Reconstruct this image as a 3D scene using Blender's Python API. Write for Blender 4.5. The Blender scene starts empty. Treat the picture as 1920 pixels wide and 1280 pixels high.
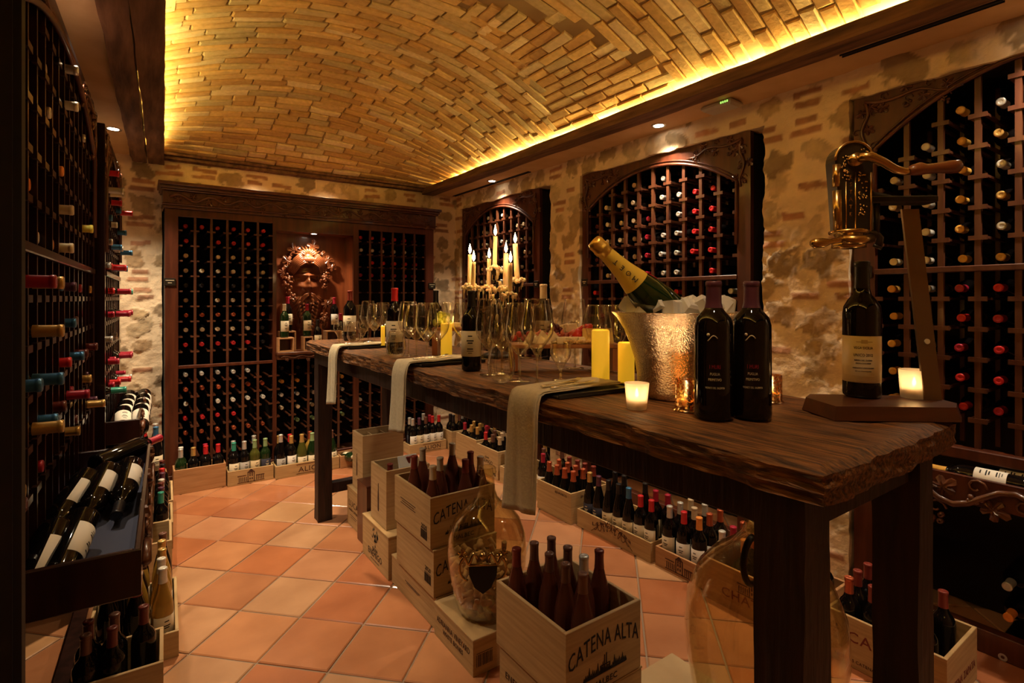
import bpy, math, random
import numpy as np
from mathutils import Vector, Matrix, Euler
random.seed(7)
R = math.radians
sc = bpy.context.scene
COL = sc.collection
# ---------------------------------------------------------------- camera, world, exposure
H = 1.38                       # eye height
cam_d = bpy.data.cameras.new('camera'); cam = bpy.data.objects.new('camera', cam_d); COL.objects.link(cam)
cam.location = (0, 0, H); cam.rotation_euler = (R(90), 0, R(-35.0))
cam_d.sensor_width = 36; cam_d.lens = 36*1002/1920; cam_d.shift_y = -80/1920; cam_d.clip_start = .02
sc.camera = cam
w = bpy.data.worlds.new('world'); sc.world = w; w.use_nodes = True
w.node_tree.nodes['Background'].inputs[0].default_value = (.30, .2, .1, 1); w.node_tree.nodes['Background'].inputs[1].default_value = .02
vs = sc.view_settings
vs.view_transform = 'Standard'; vs.look = 'None'; vs.gamma = 1; vs.use_curve_mapping = False; vs.exposure = 0.74
def lamp(name, kind, loc, energy, color, rot=(0, 0, 0), **kw):
    d = bpy.data.lights.new(name, kind); d.energy = energy; d.color = color
    for k, v in kw.items(): setattr(d, k, v)
    o = bpy.data.objects.new(name, d); COL.objects.link(o); o.location = loc; o.rotation_euler = rot
    return o
WARM = (1, .72, .42); COVE = (1, .79, .26)
# cove strips hidden on top of the two beams
lamp('cove_light_right', 'AREA', (2.392, 1.65, 2.474), 37, COVE, (R(180), R(16), 0), shape='RECTANGLE', size=.05, size_y=6.0)
lamp('cove_light_left', 'AREA', (.010, 1.7, 2.476), 28, COVE, (R(180), R(-16), R(-1.85)), shape='RECTANGLE', size=.05, size_y=6.0)
# recessed downlights: (x, y, power); nearest pair at right unseen, added for brightness
DOWN = [(2.57, 2.13, 55), (2.57, 3.98, 50), (2.57, .42, 42), (-.125, 4.15, 75), (-.185, 2.45, 50), (2.57, -.7, 30)]
for x, y, e in DOWN:
    lamp('downlight_beam', 'SPOT', (x, y, 2.412), e, (1, .80, .56), (0, 0, 0), spot_size=R(105), spot_blend=.8, shadow_soft_size=.03)
# unseen fill spots added under the vault to brighten the table and the aisles
for x, y, e, s in [(.80, .45, 16, 105), (1.5, 3.0, 24, 95), (.60, 3.6, 125, 84), (1.9, 1.9, 24, 70), (.45, 2.0, 14, 70)]:
    lamp('fill_spot', 'SPOT', (x, y, 2.62), e, (1, .74, .45), (0, 0, 0), spot_size=R(s), spot_blend=.7, shadow_soft_size=.04)
for x, y in ((.80, 4.66), (1.35, 4.66)):
    lamp('wall_washer', 'SPOT', (x, y, 2.44), 7, (1, .74, .45), (R(-4), 0, 0), spot_size=R(120), spot_blend=.8, shadow_soft_size=.03)
# ---------------------------------------------------------------- pixel -> world helpers (1920x1280 frame)
S35, C35 = math.sin(R(35)), math.cos(R(35))
def dirv(px):
    t = (px-960)/1002
    return S35+t*C35, C35-t*S35                     # X, Y per unit depth
def at_z(px, py, z):
    d = (H-z)*1002/(py-560); a, b = dirv(px); return Vector((a*d, b*d, z))
def at_y(px, py, Y):
    a, b = dirv(px); d = Y/b; return Vector((a*d, Y, H+(560-py)*d/1002))
def at_x(px, py, X):
    a, b = dirv(px); d = X/a; return Vector((X, b*d, H+(560-py)*d/1002))
def at_d(px, py, d):
    a, b = dirv(px); return Vector((a*d, b*d, H+(560-py)*d/1002))
# ---------------------------------------------------------------- materials
MATS = {}
def mat(name, col, rough=.5, metal=0, col2=None, nscale=8, stretch=(1, 1, 1), bump=0, bscale=None, spec=.5, trans=0, ior=1.45,
        emit=None, estr=0, coat=0, detail=4, wave=None, contrast=(.35, .65), island=None, attr=None, sss=0, bdist=.004):
    if name in MATS: return MATS[name]
    m = bpy.data.materials.new(name); m.use_nodes = True; nt = m.node_tree; N = nt.nodes; L = nt.links
    b = N['Principled BSDF']
    b.inputs['Base Color'].default_value = (*col, 1); b.inputs['Roughness'].default_value = rough
    b.inputs['Metallic'].default_value = metal; b.inputs['Specular IOR Level'].default_value = spec
    b.inputs['Transmission Weight'].default_value = trans; b.inputs['IOR'].default_value = ior
    b.inputs['Coat Weight'].default_value = coat; b.inputs['Coat Roughness'].default_value = .08
    if sss: b.inputs['Subsurface Weight'].default_value = sss; b.inputs['Subsurface Radius'].default_value = (.03, .015, .006)
    if emit: b.inputs['Emission Color'].default_value = (*emit, 1); b.inputs['Emission Strength'].default_value = estr
    tc = N.new('ShaderNodeTexCoord'); mp = N.new('ShaderNodeMapping'); mp.inputs['Scale'].default_value = stretch
    L.new(tc.outputs['Object'], mp.inputs['Vector'])
    no = N.new('ShaderNodeTexNoise'); no.inputs['Scale'].default_value = nscale; no.inputs['Detail'].default_value = detail
    L.new(mp.outputs['Vector'], no.inputs['Vector'])
    last = None
    if col2:
        rp = N.new('ShaderNodeValToRGB'); e = rp.color_ramp.elements
        e[0].position, e[1].position = contrast; e[0].color = (*col, 1); e[1].color = (*col2, 1)
        L.new(no.outputs['Fac'], rp.inputs['Fac']); last = rp.outputs['Color']
    if island:                                       # random tone per loose piece (bricks, tiles)
        g = N.new('ShaderNodeNewGeometry'); rp2 = N.new('ShaderNodeValToRGB'); cr = rp2.color_ramp
        for i, c in enumerate(island):
            p = i/len(island)
            el = cr.elements[0] if i == 0 else (cr.elements[1] if i == len(island)-1 else cr.elements.new(p))
            el.position = p; el.color = (*c, 1)
        cr.interpolation = 'CONSTANT'; L.new(g.outputs['Random Per Island'], rp2.inputs['Fac'])
        mx = N.new('ShaderNodeMix'); mx.data_type = 'RGBA'; mx.blend_type = 'MULTIPLY'; mx.inputs['Factor'].default_value = .8
        L.new(rp2.outputs['Color'], mx.inputs['A'])
        if last: L.new(last, mx.inputs['B'])
        else: mx.inputs['Factor'].default_value = 0
        last = mx.outputs['Result']
    if attr:
        a = N.new('ShaderNodeAttribute'); a.attribute_name = attr
        mx = N.new('ShaderNodeMix'); mx.data_type = 'RGBA'; mx.blend_type = 'MULTIPLY'; mx.inputs['Factor'].default_value = .7
        L.new(a.outputs['Color'], mx.inputs['A'])
        if last: L.new(last, mx.inputs['B'])
        last = mx.outputs['Result']
    if last: L.new(last, b.inputs['Base Color'])
    if bump:
        n2 = N.new('ShaderNodeTexNoise'); n2.inputs['Scale'].default_value = bscale or nscale; n2.inputs['Detail'].default_value = 5
        L.new(mp.outputs['Vector'], n2.inputs['Vector'])
        bp = N.new('ShaderNodeBump'); bp.inputs['Strength'].default_value = bump; bp.inputs['Distance'].default_value = bdist
        L.new(n2.outputs['Fac'], bp.inputs['Height']); L.new(bp.outputs['Normal'], b.inputs['Normal'])
    MATS[name] = m; return m
M = {}
M['mahog'] = mat('mahogany', (.10, .026, .011), .34, col2=(.055, .013, .006), nscale=5, stretch=(6, 6, .6), coat=.25)
M['shademahog'] = mat('mahogany in painted shade', (.030, .009, .006), .30, col2=(.016, .005, .003), nscale=5, stretch=(6, 6, .6), coat=.4)  # same mahogany for the left racks, their shade put into the colour
M['carve'] = mat('carved mahogany', (.13, .045, .02), .28, col2=(.07, .022, .010), nscale=14, coat=.4)
M['slat'] = mat('rack slat wood', (.10, .034, .014), .38, col2=(.065, .018, .009), nscale=6, stretch=(5, 5, .8), coat=.15)
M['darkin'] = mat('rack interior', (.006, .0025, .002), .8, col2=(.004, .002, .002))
M['mask'] = mat('carved head wood', (.17, .05, .016), .3, col2=(.13, .035, .012), nscale=9, coat=.6)
M['nicheback'] = mat('niche panel', (.22, .055, .016), .33, col2=(.15, .036, .011), nscale=5, stretch=(6, 6, .5), coat=.3)
M['pine'] = mat('pine crate wood', (.50, .33, .15), .62, col2=(.37, .225, .09), nscale=5, stretch=(.9, .9, 16), contrast=(.3, .7), bump=.15)
M['pine2'] = mat('pale crate wood', (.55, .38, .19), .62, col2=(.42, .27, .12), nscale=4, stretch=(1.2, 1.2, 18), contrast=(.3, .7), bump=.15)
M['pine3'] = mat('orange crate wood', (.48, .25, .11), .6, col2=(.36, .17, .065), nscale=5, stretch=(1, 1, 14), contrast=(.3, .7), bump=.15)
M['ink'] = mat('branded ink', (.055, .018, .010), .8)
M['inkred'] = mat('red brown ink', (.16, .025, .012), .8)
M['inkb'] = mat('black print', (.012, .010, .010), .7)
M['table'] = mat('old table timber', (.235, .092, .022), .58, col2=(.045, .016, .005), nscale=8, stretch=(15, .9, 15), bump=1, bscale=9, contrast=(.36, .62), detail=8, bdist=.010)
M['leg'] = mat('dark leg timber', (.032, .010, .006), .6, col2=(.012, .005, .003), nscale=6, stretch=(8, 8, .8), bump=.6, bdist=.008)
M['beam'] = mat('old ceiling beam', (.24, .125, .062), .8, col2=(.075, .036, .018), nscale=4, stretch=(7, .8, 7), bump=.9, contrast=(.3, .7), detail=8, bdist=.014)
M['plaster'] = mat('soffit plaster', (.64, .43, .22), .9, col2=(.56, .36, .17), nscale=6, bump=.2, bscale=40)
M['stone'] = mat('rubble wall', (.9, .9, .9), .92, col2=(1.0, 1.0, 1.0), nscale=14, attr='Col', bump=.8, bscale=34, bdist=.008)
M['mortar'] = mat('vault mortar', (.36, .25, .12), .95, bump=.4, nscale=40)
M['brick'] = mat('vault brick', (.78, .76, .70), .95, col2=(1, 1, 1), nscale=40, bump=.6, bscale=55, bdist=.004, detail=6, attr='Col')
M['grout'] = mat('floor grout', (.26, .18, .12), .9, bump=.3, nscale=60)
M['tile'] = mat('terracotta tile', (.62, .52, .46), .28, col2=(1, .98, .95), nscale=4, bump=.22, bscale=11, bdist=.006, contrast=(.3, .7), detail=6, coat=.25, attr='Col')
M['glassblack'] = mat('dark bottle glass', (.004, .003, .003), .05, spec=.5)
M['glassgreen'] = mat('green bottle glass', (.008, .022, .006), .06, spec=.6, coat=.3)
M['glassolive'] = mat('olive bottle glass', (.10, .10, .018), .08, spec=.6, trans=.35)
M['glassgold'] = mat('white wine glass', (.55, .33, .06), .07, spec=.6, trans=.45)
M['glassrose'] = mat('rose wine glass', (.14, .035, .018), .07, spec=.6, trans=.25)
M['crystal'] = mat('clear crystal stem', (1, 1, 1), .0, trans=1, ior=1.45)
M['jarglass'] = mat('pale green glass', (.86, .90, .72), .02, trans=1, ior=1.45)
M['demi'] = mat('demijohn glass', (.93, .86, .68), .02, trans=1, ior=1.3)
M['ice'] = mat('ice', (.93, .92, .88), .18, trans=.3, ior=1.31, bump=.5, nscale=30)
M['frost'] = mat('frosted glass', (.95, .90, .80), .45, trans=.75, ior=1.3, emit=(1, .72, .38), estr=.0)
M['wax'] = mat('ivory wax', (.80, .62, .38), .5, sss=.4)
M['led'] = mat('glowing pillar wax', (.80, .50, .07), .5, emit=(1, .52, .02), estr=.26)
M['flame'] = mat('flame', (1, .8, .4), .5, emit=(1, .66, .28), estr=22)
M['glow'] = mat('votive flame', (1, .8, .4), .5, emit=(1, .66, .30), estr=8)
M['lampface'] = mat('lamp lens', (1, 1, 1), .5, emit=(1, .86, .66), estr=14)
M['strip'] = mat('cove strip', (1, 1, 1), .5, emit=(1, .80, .28), estr=6)
M['ledg'] = mat('green indicator', (.1, .5, .1), .5, emit=(.35, 1, .12), estr=1.2)
M['white'] = mat('white plastic', (.50, .46, .38), .5)
M['linen'] = mat('linen napkin', (.56, .49, .34), .9, col2=(.50, .43, .30), nscale=90, bump=.25, bscale=160)
M['slate'] = mat('slate tray', (.018, .016, .015), .4)
M['steel'] = mat('cutlery steel', (.82, .78, .72), .24, metal=1)
M['brass'] = mat('brass', (.50, .32, .11), .26, metal=1)
M['bronze'] = mat('dark bronze', (.045, .035, .025), .35, metal=.7)
M['iron'] = mat('dark iron', (.03, .025, .02), .4, metal=.8)
M['plate'] = mat('grey flat bar', (.20, .14, .08), .38, metal=.8)
M['bucket'] = mat('misted steel', (.72, .60, .46), .24, metal=1, col2=(.80, .68, .54), nscale=60, bump=.8, bscale=230, bdist=.0022)
M['mercury'] = mat('mercury glass', (.50, .30, .13), .25, metal=.7, col2=(.05, .03, .02), nscale=90, emit=(1, .5, .15), estr=.05)
M['walnut'] = mat('walnut board', (.085, .026, .011), .38, col2=(.05, .016, .008), nscale=5, stretch=(.8, 8, 8), coat=.2)
M['riser'] = mat('oiled riser wood', (.34, .12, .04), .45, col2=(.25, .08, .028), nscale=5, stretch=(6, 6, .7))
M['cheese'] = mat('yellow cheese', (.80, .56, .20), .5, col2=(.72, .46, .14), nscale=20)
M['cheesew'] = mat('pale cheese', (.78, .64, .42), .5)
M['straw'] = mat('strawberry red', (.55, .03, .015), .35, bump=.5, nscale=60)
M['meat'] = mat('cured meat', (.42, .06, .035), .4, col2=(.60, .18, .11), nscale=40)
M['grapeg'] = mat('green grape', (.42, .46, .06), .25, sss=.3)
M['grapeb'] = mat('dark grape', (.09, .015, .02), .3)
M['cracker'] = mat('cracker', (.58, .36, .14), .8, bump=.5, nscale=50)
M['cork'] = mat('cork', (.52, .32, .16), .9, col2=(.36, .20, .09), nscale=20, bump=.4)
M['blue'] = mat('blue grey cloth', (.055, .06, .10), .9)
M['black'] = mat('near black wood', (.005, .003, .003), .7)
M['goldfoil'] = mat('gold foil', (.72, .46, .09), .32, metal=.85, bump=.4, nscale=50)
M['yellab'] = mat('yellow neck paper', (.66, .44, .05), .45)
CAPC = {'red': (.55, .02, .025), 'crimson': (.36, .015, .04), 'black': (.012, .010, .012), 'silver': (.62, .60, .56), 'gold': (.60, .38, .12),
        'copper': (.50, .11, .045), 'cream': (.72, .62, .42), 'blue': (.06, .20, .40), 'purple': (.10, .03, .06), 'green': (.25, .36, .16),
        'orange': (.75, .26, .05), 'yellow': (.70, .62, .10), 'teal': (.03, .28, .20), 'brown': (.14, .06, .04), 'white': (.75, .72, .66),
        'tan': (.55, .42, .27), 'maroon': (.12, .02, .015), 'wine': (.20, .03, .02), 'amber': (.72, .40, .08)}
for k, c in CAPC.items():
    M['cap_'+k] = mat('capsule '+k, c, .32, metal=(.55 if k in ('silver', 'gold', 'copper', 'blue') else .1), coat=.2)
LABC = {'cream': (.72, .62, .44), 'white': (.80, .76, .68), 'dark': (.03, .03, .05), 'ivory': (.66, .58, .42), 'parch': (.62, .48, .28), 'grey': (.40, .38, .35)}
for k, c in LABC.items(): M['lab_'+k] = mat('label '+k, c, .65)
def thin(name, tint, rough=.02, lo=.04, hi=.75, power=2.6, milk=0, gloss=(1, 1, 1), noise=None):
    m = bpy.data.materials.new(name); m.use_nodes = True; nt = m.node_tree; N = nt.nodes; L = nt.links; N.clear()
    o = N.new('ShaderNodeOutputMaterial'); tr = N.new('ShaderNodeBsdfTransparent'); tr.inputs[0].default_value = (*tint, 1)
    gl = N.new('ShaderNodeBsdfGlossy'); gl.inputs['Roughness'].default_value = rough; gl.inputs[0].default_value = (*gloss, 1)
    lw = N.new('ShaderNodeLayerWeight'); lw.inputs[0].default_value = .5
    pw = N.new('ShaderNodeMath'); pw.operation = 'POWER'; pw.inputs[1].default_value = power; L.new(lw.outputs['Facing'], pw.inputs[0])
    mr = N.new('ShaderNodeMapRange'); mr.inputs['To Min'].default_value = lo; mr.inputs['To Max'].default_value = hi; L.new(pw.outputs[0], mr.inputs['Value'])
    base = tr.outputs[0]
    if milk:
        tl = N.new('ShaderNodeBsdfTranslucent'); tl.inputs[0].default_value = (.95, .88, .76, 1); df = N.new('ShaderNodeBsdfDiffuse'); df.inputs[0].default_value = (.9, .84, .72, 1)
        m1 = N.new('ShaderNodeMixShader'); m1.inputs[0].default_value = .4; L.new(tl.outputs[0], m1.inputs[1]); L.new(df.outputs[0], m1.inputs[2])
        m2 = N.new('ShaderNodeMixShader'); m2.inputs[0].default_value = milk; L.new(base, m2.inputs[1]); L.new(m1.outputs[0], m2.inputs[2]); base = m2.outputs[0]
    mx = N.new('ShaderNodeMixShader'); L.new(base, mx.inputs[1]); L.new(gl.outputs[0], mx.inputs[2])
    if noise:
        tc = N.new('ShaderNodeTexCoord'); no = N.new('ShaderNodeTexNoise'); no.inputs['Scale'].default_value = noise; L.new(tc.outputs['Object'], no.inputs['Vector'])
        r = N.new('ShaderNodeMapRange'); r.inputs['From Min'].default_value = .5; r.inputs['From Max'].default_value = .56; r.inputs['To Min'].default_value = .15; r.inputs['To Max'].default_value = .96
        L.new(no.outputs['Fac'], r.inputs['Value']); L.new(r.outputs[0], mx.inputs[0])
    else: L.new(mr.outputs[0], mx.inputs[0])
    L.new(mx.outputs[0], o.inputs[0]); return m
M['bowl'] = thin('thin crystal', (.985, .975, .95), lo=.06, hi=.85, power=2.4)
M['crystal'] = thin('crystal stem', (.95, .93, .88), lo=.22, hi=.95, power=1.6)
M['demi'] = thin('demijohn glass', (.93, .90, .76), lo=.05, hi=.8, power=3)
M['jarglass'] = thin('jar glass', (.93, .93, .86))
M['frost'] = thin('frosted votive glass', (1, .95, .85), rough=.35, lo=.03, hi=.25, milk=.5)
M['mercury'] = thin('mottled mercury glass', (.9, .65, .35), rough=.22, noise=170, gloss=(.85, .62, .36))
# ---------------------------------------------------------------- mesh builder
class MB:
    def __init__(s): s.v = []; s.f = []; s.sm = []; s.mt = Matrix(); s.cur = True; s.stack = []
    def push(s, m): s.stack.append(s.mt); s.mt = s.mt @ m; return s
    def pop(s): s.mt = s.stack.pop(); return s
    def add(s, vs_, fs, smooth=None):
        n = len(s.v); s.v += [tuple(s.mt @ Vector(p)) for p in vs_]; s.f += [tuple(i+n for i in f) for f in fs]
        s.sm += [s.cur if smooth is None else smooth]*len(fs); return s
    def box(s, x0, x1, y0, y1, z0, z1, j=0):
        r = (lambda: random.uniform(-j, j)) if j else (lambda: 0)
        v = [(x+r(), y+r(), z+r()) for z in (z0, z1) for x, y in ((x0, y0), (x1, y0), (x1, y1), (x0, y1))]
        return s.add(v, [(3, 2, 1, 0), (4, 5, 6, 7), (0, 1, 5, 4), (1, 2, 6, 5), (2, 3, 7, 6), (3, 0, 4, 7)], False)
    def cbox(s, x0, x1, y0, y1, z0, z1, c=.003):     # chamfered box
        v = []; f = []
        for z, i in ((z0, c), (z0+c, 0), (z1-c, 0), (z1, c)):
            v += [(x0+i, y0+i, z), (x1-i, y0+i, z), (x1-i, y1-i, z), (x0+i, y1-i, z)]
        f.append((3, 2, 1, 0)); f.append((12, 13, 14, 15))
        for k in range(3):
            for i in range(4):
                a = k*4+i; b = k*4+(i+1) % 4; f.append((a, b, b+4, a+4))
        return s.add(v, f, False)
    def lathe(s, prof, n=20, cap0=True, cap1=True, smooth=True, ang0=0, ang1=None):
        full = ang1 is None; a1 = 2*math.pi if full else ang1
        m = n if full else n+1; v = []
        for r, z in prof:
            for i in range(m):
                a = ang0+(a1-ang0)*i/n; v.append((r*math.cos(a), r*math.sin(a), z))
        f = []
        for k in range(len(prof)-1):
            for i in range(n):
                j = (i+1) % m; f.append((k*m+i, k*m+j, (k+1)*m+j, (k+1)*m+i))
        s.add(v, f, smooth)
        if full:
            if cap0 and prof[0][0] > 1e-5: s.add([v[i] for i in range(m)][::-1], [tuple(range(m))], False)
            if cap1 and prof[-1][0] > 1e-5: s.add([v[(len(prof)-1)*m+i] for i in range(m)], [tuple(range(m))], False)
        return s
    def tube(s, pts, rad, n=8, cap=True, flat=1):
        pts = [Vector(p) for p in pts]; k = len(pts)
        if not hasattr(rad, '__len__'): rad = [rad]*k
        v = []; up = Vector((0, 0, 1)); prev = None
        for i, p in enumerate(pts):
            t = (pts[min(i+1, k-1)]-pts[max(i-1, 0)]).normalized()
            if prev is None:
                a = t.cross(up)
                if a.length < .1: a = t.cross(Vector((1, 0, 0)))
            else: a = prev-t*prev.dot(t)
            a.normalize(); b = t.cross(a); prev = a
            for j in range(n):
                q = 2*math.pi*j/n; v.append(p+(a*math.cos(q)+b*math.sin(q)*flat)*rad[i])
        f = [(i*n+j, i*n+(j+1) % n, (i+1)*n+(j+1) % n, (i+1)*n+j) for i in range(k-1) for j in range(n)]
        if cap: f += [tuple(range(n))[::-1], tuple((k-1)*n+j for j in range(n))]
        return s.add(v, f)
    def ball(s, c, r, n=8, m=6, sc_=(1, 1, 1)):
        v = [(c[0], c[1], c[2]-r*sc_[2])]; f = []
        for k in range(1, m):
            a = math.pi*k/m
            for i in range(n):
                q = 2*math.pi*i/n; v.append((c[0]+r*sc_[0]*math.sin(a)*math.cos(q), c[1]+r*sc_[1]*math.sin(a)*math.sin(q), c[2]-r*sc_[2]*math.cos(a)))
        v.append((c[0], c[1], c[2]+r*sc_[2])); e = len(v)-1
        for i in range(n): f.append((0, 1+(i+1) % n, 1+i)); f.append((e, e-n+i, e-n+(i+1) % n))
        for k in range(m-2):
            for i in range(n): a = 1+k*n; f.append((a+i, a+(i+1) % n, a+n+(i+1) % n, a+n+i))
        return s.add(v, f, True)
    def prism(s, poly, y0, y1):                       # polygon in xz, extruded along y
        n = len(poly); v = [(x, y0, z) for x, z in poly]+[(x, y1, z) for x, z in poly]
        f = [tuple(range(n)), tuple(range(2*n-1, n-1, -1))]+[(i, i+n, (i+1) % n+n, (i+1) % n) for i in range(n)]
        return s.add(v, f, False)
    def leaf(s, c, size, ang, y=0, bulge=.3):
        N_ = 20; out = []
        for i in range(N_):
            a = 2*math.pi*i/N_; lob = abs(math.cos(2.5*a))**.8; r = size*(.42+.48*lob+.22*max(0, math.cos(a))**2)
            out.append((c[0]+r*math.cos(a+ang), y-size*bulge*(.35 if i % 2 else .05), c[1]+r*math.sin(a+ang)))
        mid = [(c[0]+(p[0]-c[0])*.45, y-size*bulge*(.8 if k % 4 else .45), c[1]+(p[2]-c[1])*.45) for k, p in enumerate(out)]
        v = out+mid+[(c[0], y-size*bulge*.5, c[1])]+[(p[0], y+.004, p[2]) for p in out]
        f = [(i, (i+1) % N_, N_+(i+1) % N_, N_+i) for i in range(N_)]+[(N_+i, N_+(i+1) % N_, 2*N_) for i in range(N_)]
        f += [(i, 2*N_+1+i, 2*N_+1+(i+1) % N_, (i+1) % N_) for i in range(N_)]
        return s.add(v, f, False)
    def leaf_old(s, c, size, ang, y=0, bulge=.3):         # pointed lobed leaf in xz, bulging toward -y
        out = []
        for i in range(14):
            a = 2*math.pi*i/14; r = size*(.55+.35*abs(math.cos(2.5*a))+.25*max(0, math.cos(a)))
            out.append((c[0]+r*math.cos(a+ang), y, c[1]+r*math.sin(a+ang)*1))
        v = out+[(c[0], y-size*bulge, c[1])]+[(p[0], y+.004, p[2]) for p in out]
        f = [(i, (i+1) % 14, 14) for i in range(14)]+[(i, 15+i, 15+(i+1) % 14, (i+1) % 14) for i in range(14)]
        return s.add(v, f, True)
    def mesh(s, name, mats):
        me = bpy.data.meshes.new(name); me.from_pydata(s.v, [], s.f)
        me.polygons.foreach_set('use_smooth', s.sm)
        for m in (mats if isinstance(mats, (list, tuple)) else [mats]): me.materials.append(m)
        me.validate(); me.update(); return me
def link(name, me, parent=None, loc=None, rot=None, scale=None, m=None, label=None):
    o = bpy.data.objects.new(name, me); COL.objects.link(o)
    if parent: o.parent = parent
    if loc is not None: o.location = loc
    if rot is not None: o.rotation_euler = rot
    if scale is not None: o.scale = scale
    if m is not None:
        o.material_slots[0].link = 'OBJECT'; o.material_slots[0].material = m
    if label: o['label'] = label
    return o
def part(name, mb, mats, parent, **k): return link(name, mb.mesh(name, mats), parent, **k)
def tag(o, label, cat, group=None):
    o['label'] = label; o['category'] = cat
    if group: o['group'] = group
    return o
def thing(name, label, cat, loc=(0, 0, 0), rotz=0, group=None, mtx=None):
    o = bpy.data.objects.new(name, None); COL.objects.link(o); o.empty_display_size = .05
    if mtx is not None: o.matrix_world = mtx
    else: o.location = loc; o.rotation_euler = (0, 0, rotz)
    return tag(o, label, cat, group)
def solo(name, mb, mats, label, cat, group=None, **k): return tag(link(name, mb.mesh(name, mats), **k), label, cat, group)
def struct(name, mb, mats, smooth=None):
    o = link(name, mb.mesh(name, mats)); o['kind'] = 'structure'; return o
T3 = Matrix.Translation
def RZ(a): return Matrix.Rotation(a, 4, 'Z')
def RX(a): return Matrix.Rotation(a, 4, 'X')
def RY(a): return Matrix.Rotation(a, 4, 'Y')
ORD = ['first', 'second', 'third', 'fourth', 'fifth', 'sixth', 'seventh', 'eighth', 'ninth', 'tenth', 'eleventh', 'twelfth', 'thirteenth', 'fourteenth', 'fifteenth', 'sixteenth', 'seventeenth']
# lettering: text outline turned into mesh polygons (x right, z up, facing -y)
_tx = {}
def text_mesh(txt, size, mats, arc=0, wrap=0, width=None):
    key = (txt, size, mats.name, arc, wrap, width)
    if key in _tx: return _tx[key]
    cu = bpy.data.curves.new('lettering', 'FONT'); cu.body = txt; cu.size = size; cu.align_x = 'CENTER'; cu.extrude = 0.0004; cu.space_character = 1.08; cu.resolution_u = 2
    o = bpy.data.objects.new('tmp', cu); COL.objects.link(o)
    bpy.context.view_layer.update(); dg = bpy.context.evaluated_depsgraph_get()
    me = bpy.data.meshes.new_from_object(o.evaluated_get(dg)); bpy.data.objects.remove(o); bpy.data.curves.remove(cu)
    xs = [v.co.x for v in me.vertices]; cx = (min(xs)+max(xs))/2; k = (width/(max(xs)-min(xs))) if width else 1
    for v in me.vertices:
        x, y, z = (v.co.x-cx)*k, v.co.y, v.co.z
        if arc: y -= arc*x*x
        if wrap: a = x/wrap; v.co = ((wrap+z)*math.sin(a), -(wrap+z)*math.cos(a), y)
        else: v.co = (x, -z, y)
    me.materials.clear(); me.materials.append(mats); _tx[key] = me; me.name = 'lettering'; return me
def tone(me, pieces, palette, jitter, seed):
    # one base colour per loose piece: pieces = list of (first vertex, count)
    rg = random.Random(seed); ca = me.color_attributes.new('Col', 'FLOAT_COLOR', 'POINT'); arr = np.ones((len(me.vertices), 4), dtype=np.float32)*.3
    for a, n in pieces:
        c = np.array(rg.choice(palette))*rg.uniform(1-jitter, 1+jitter); arr[a:a+n, :3] = c
    arr[:, 3] = 1; ca.data.foreach_set('color', arr.ravel())
# ---------------------------------------------------------------- noise
_rng = np.random.RandomState(3); _lat = _rng.rand(256, 256)
def vnoise(x, y):
    x = np.asarray(x, float); y = np.asarray(y, float); xi = np.floor(x).astype(int); yi = np.floor(y).astype(int)
    fx = x-xi; fy = y-yi; fx = fx*fx*(3-2*fx); fy = fy*fy*(3-2*fy)
    g = lambda a, b: _lat[a % 256, b % 256]
    return (g(xi, yi)*(1-fx)+g(xi+1, yi)*fx)*(1-fy)+(g(xi, yi+1)*(1-fx)+g(xi+1, yi+1)*fx)*fy
def fbm(x, y, o=4):
    s = 0; a = .5
    for i in range(o): s = s+a*vnoise(x*2**i+17*i, y*2**i+5*i); a *= .5
    return s
# ================================================================ SETTING
# floor: terracotta squares set diagonally
mb = MB(); mb.box(-.75, 3.2, -1.3, 5.3, -.03, -.006); mb2 = MB(); P1 = .418; P2 = .4137
for i in range(-14, 22):
    for j in range(-18, 16):
        s0 = 2.5885+i*P1; d0 = -1.851+j*P2; cx = (s0+P1/2+d0+P2/2)/2; cy = (s0+P1/2-d0-P2/2)/2
        if not (-.7 < cx < 3.1 and -1.2 < cy < 5.2): continue
        v = []
        g = .0055
        for z, q in ((-.008, 0), (-.0035, 0), (0, .006)):
            for a, b in ((s0+g+q, d0+g+q), (s0+P1-g-q, d0+g+q), (s0+P1-g-q, d0+P2-g-q), (s0+g+q, d0+P2-g-q)):
                v.append(((a+b)/2, (a-b)/2, z))
        random.seed(i*91+j); jz = random.uniform(-.0012, .0012); v = [(x, y, z+jz) for x, y, z in v]
        f = [(8, 11, 10, 9)]+[(k*4+m, k*4+4+m, k*4+4+(m+1) % 4, k*4+(m+1) % 4) for k in range(2) for m in range(4)]
        mb2.add(v, f, False)
n0 = len(mb.f); mb.add(mb2.v, mb2.f, False); me = mb.mesh('floor', [M['grout'], M['tile']])
me.polygons.foreach_set('material_index', [0]*n0+[1]*(len(me.polygons)-n0)); tone(me, [(8+12*k, 12) for k in range(len(mb2.v)//12)], [(.46, .19, .085), (.55, .27, .14), (.42, .155, .068), (.55, .31, .155), (.47, .20, .09), (.51, .24, .115), (.50, .28, .15), (.43, .185, .085), (.52, .24, .11), (.44, .16, .065)], .07, 5); fl = link('floor', me); fl['kind'] = 'structure'
random.seed(11)
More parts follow.
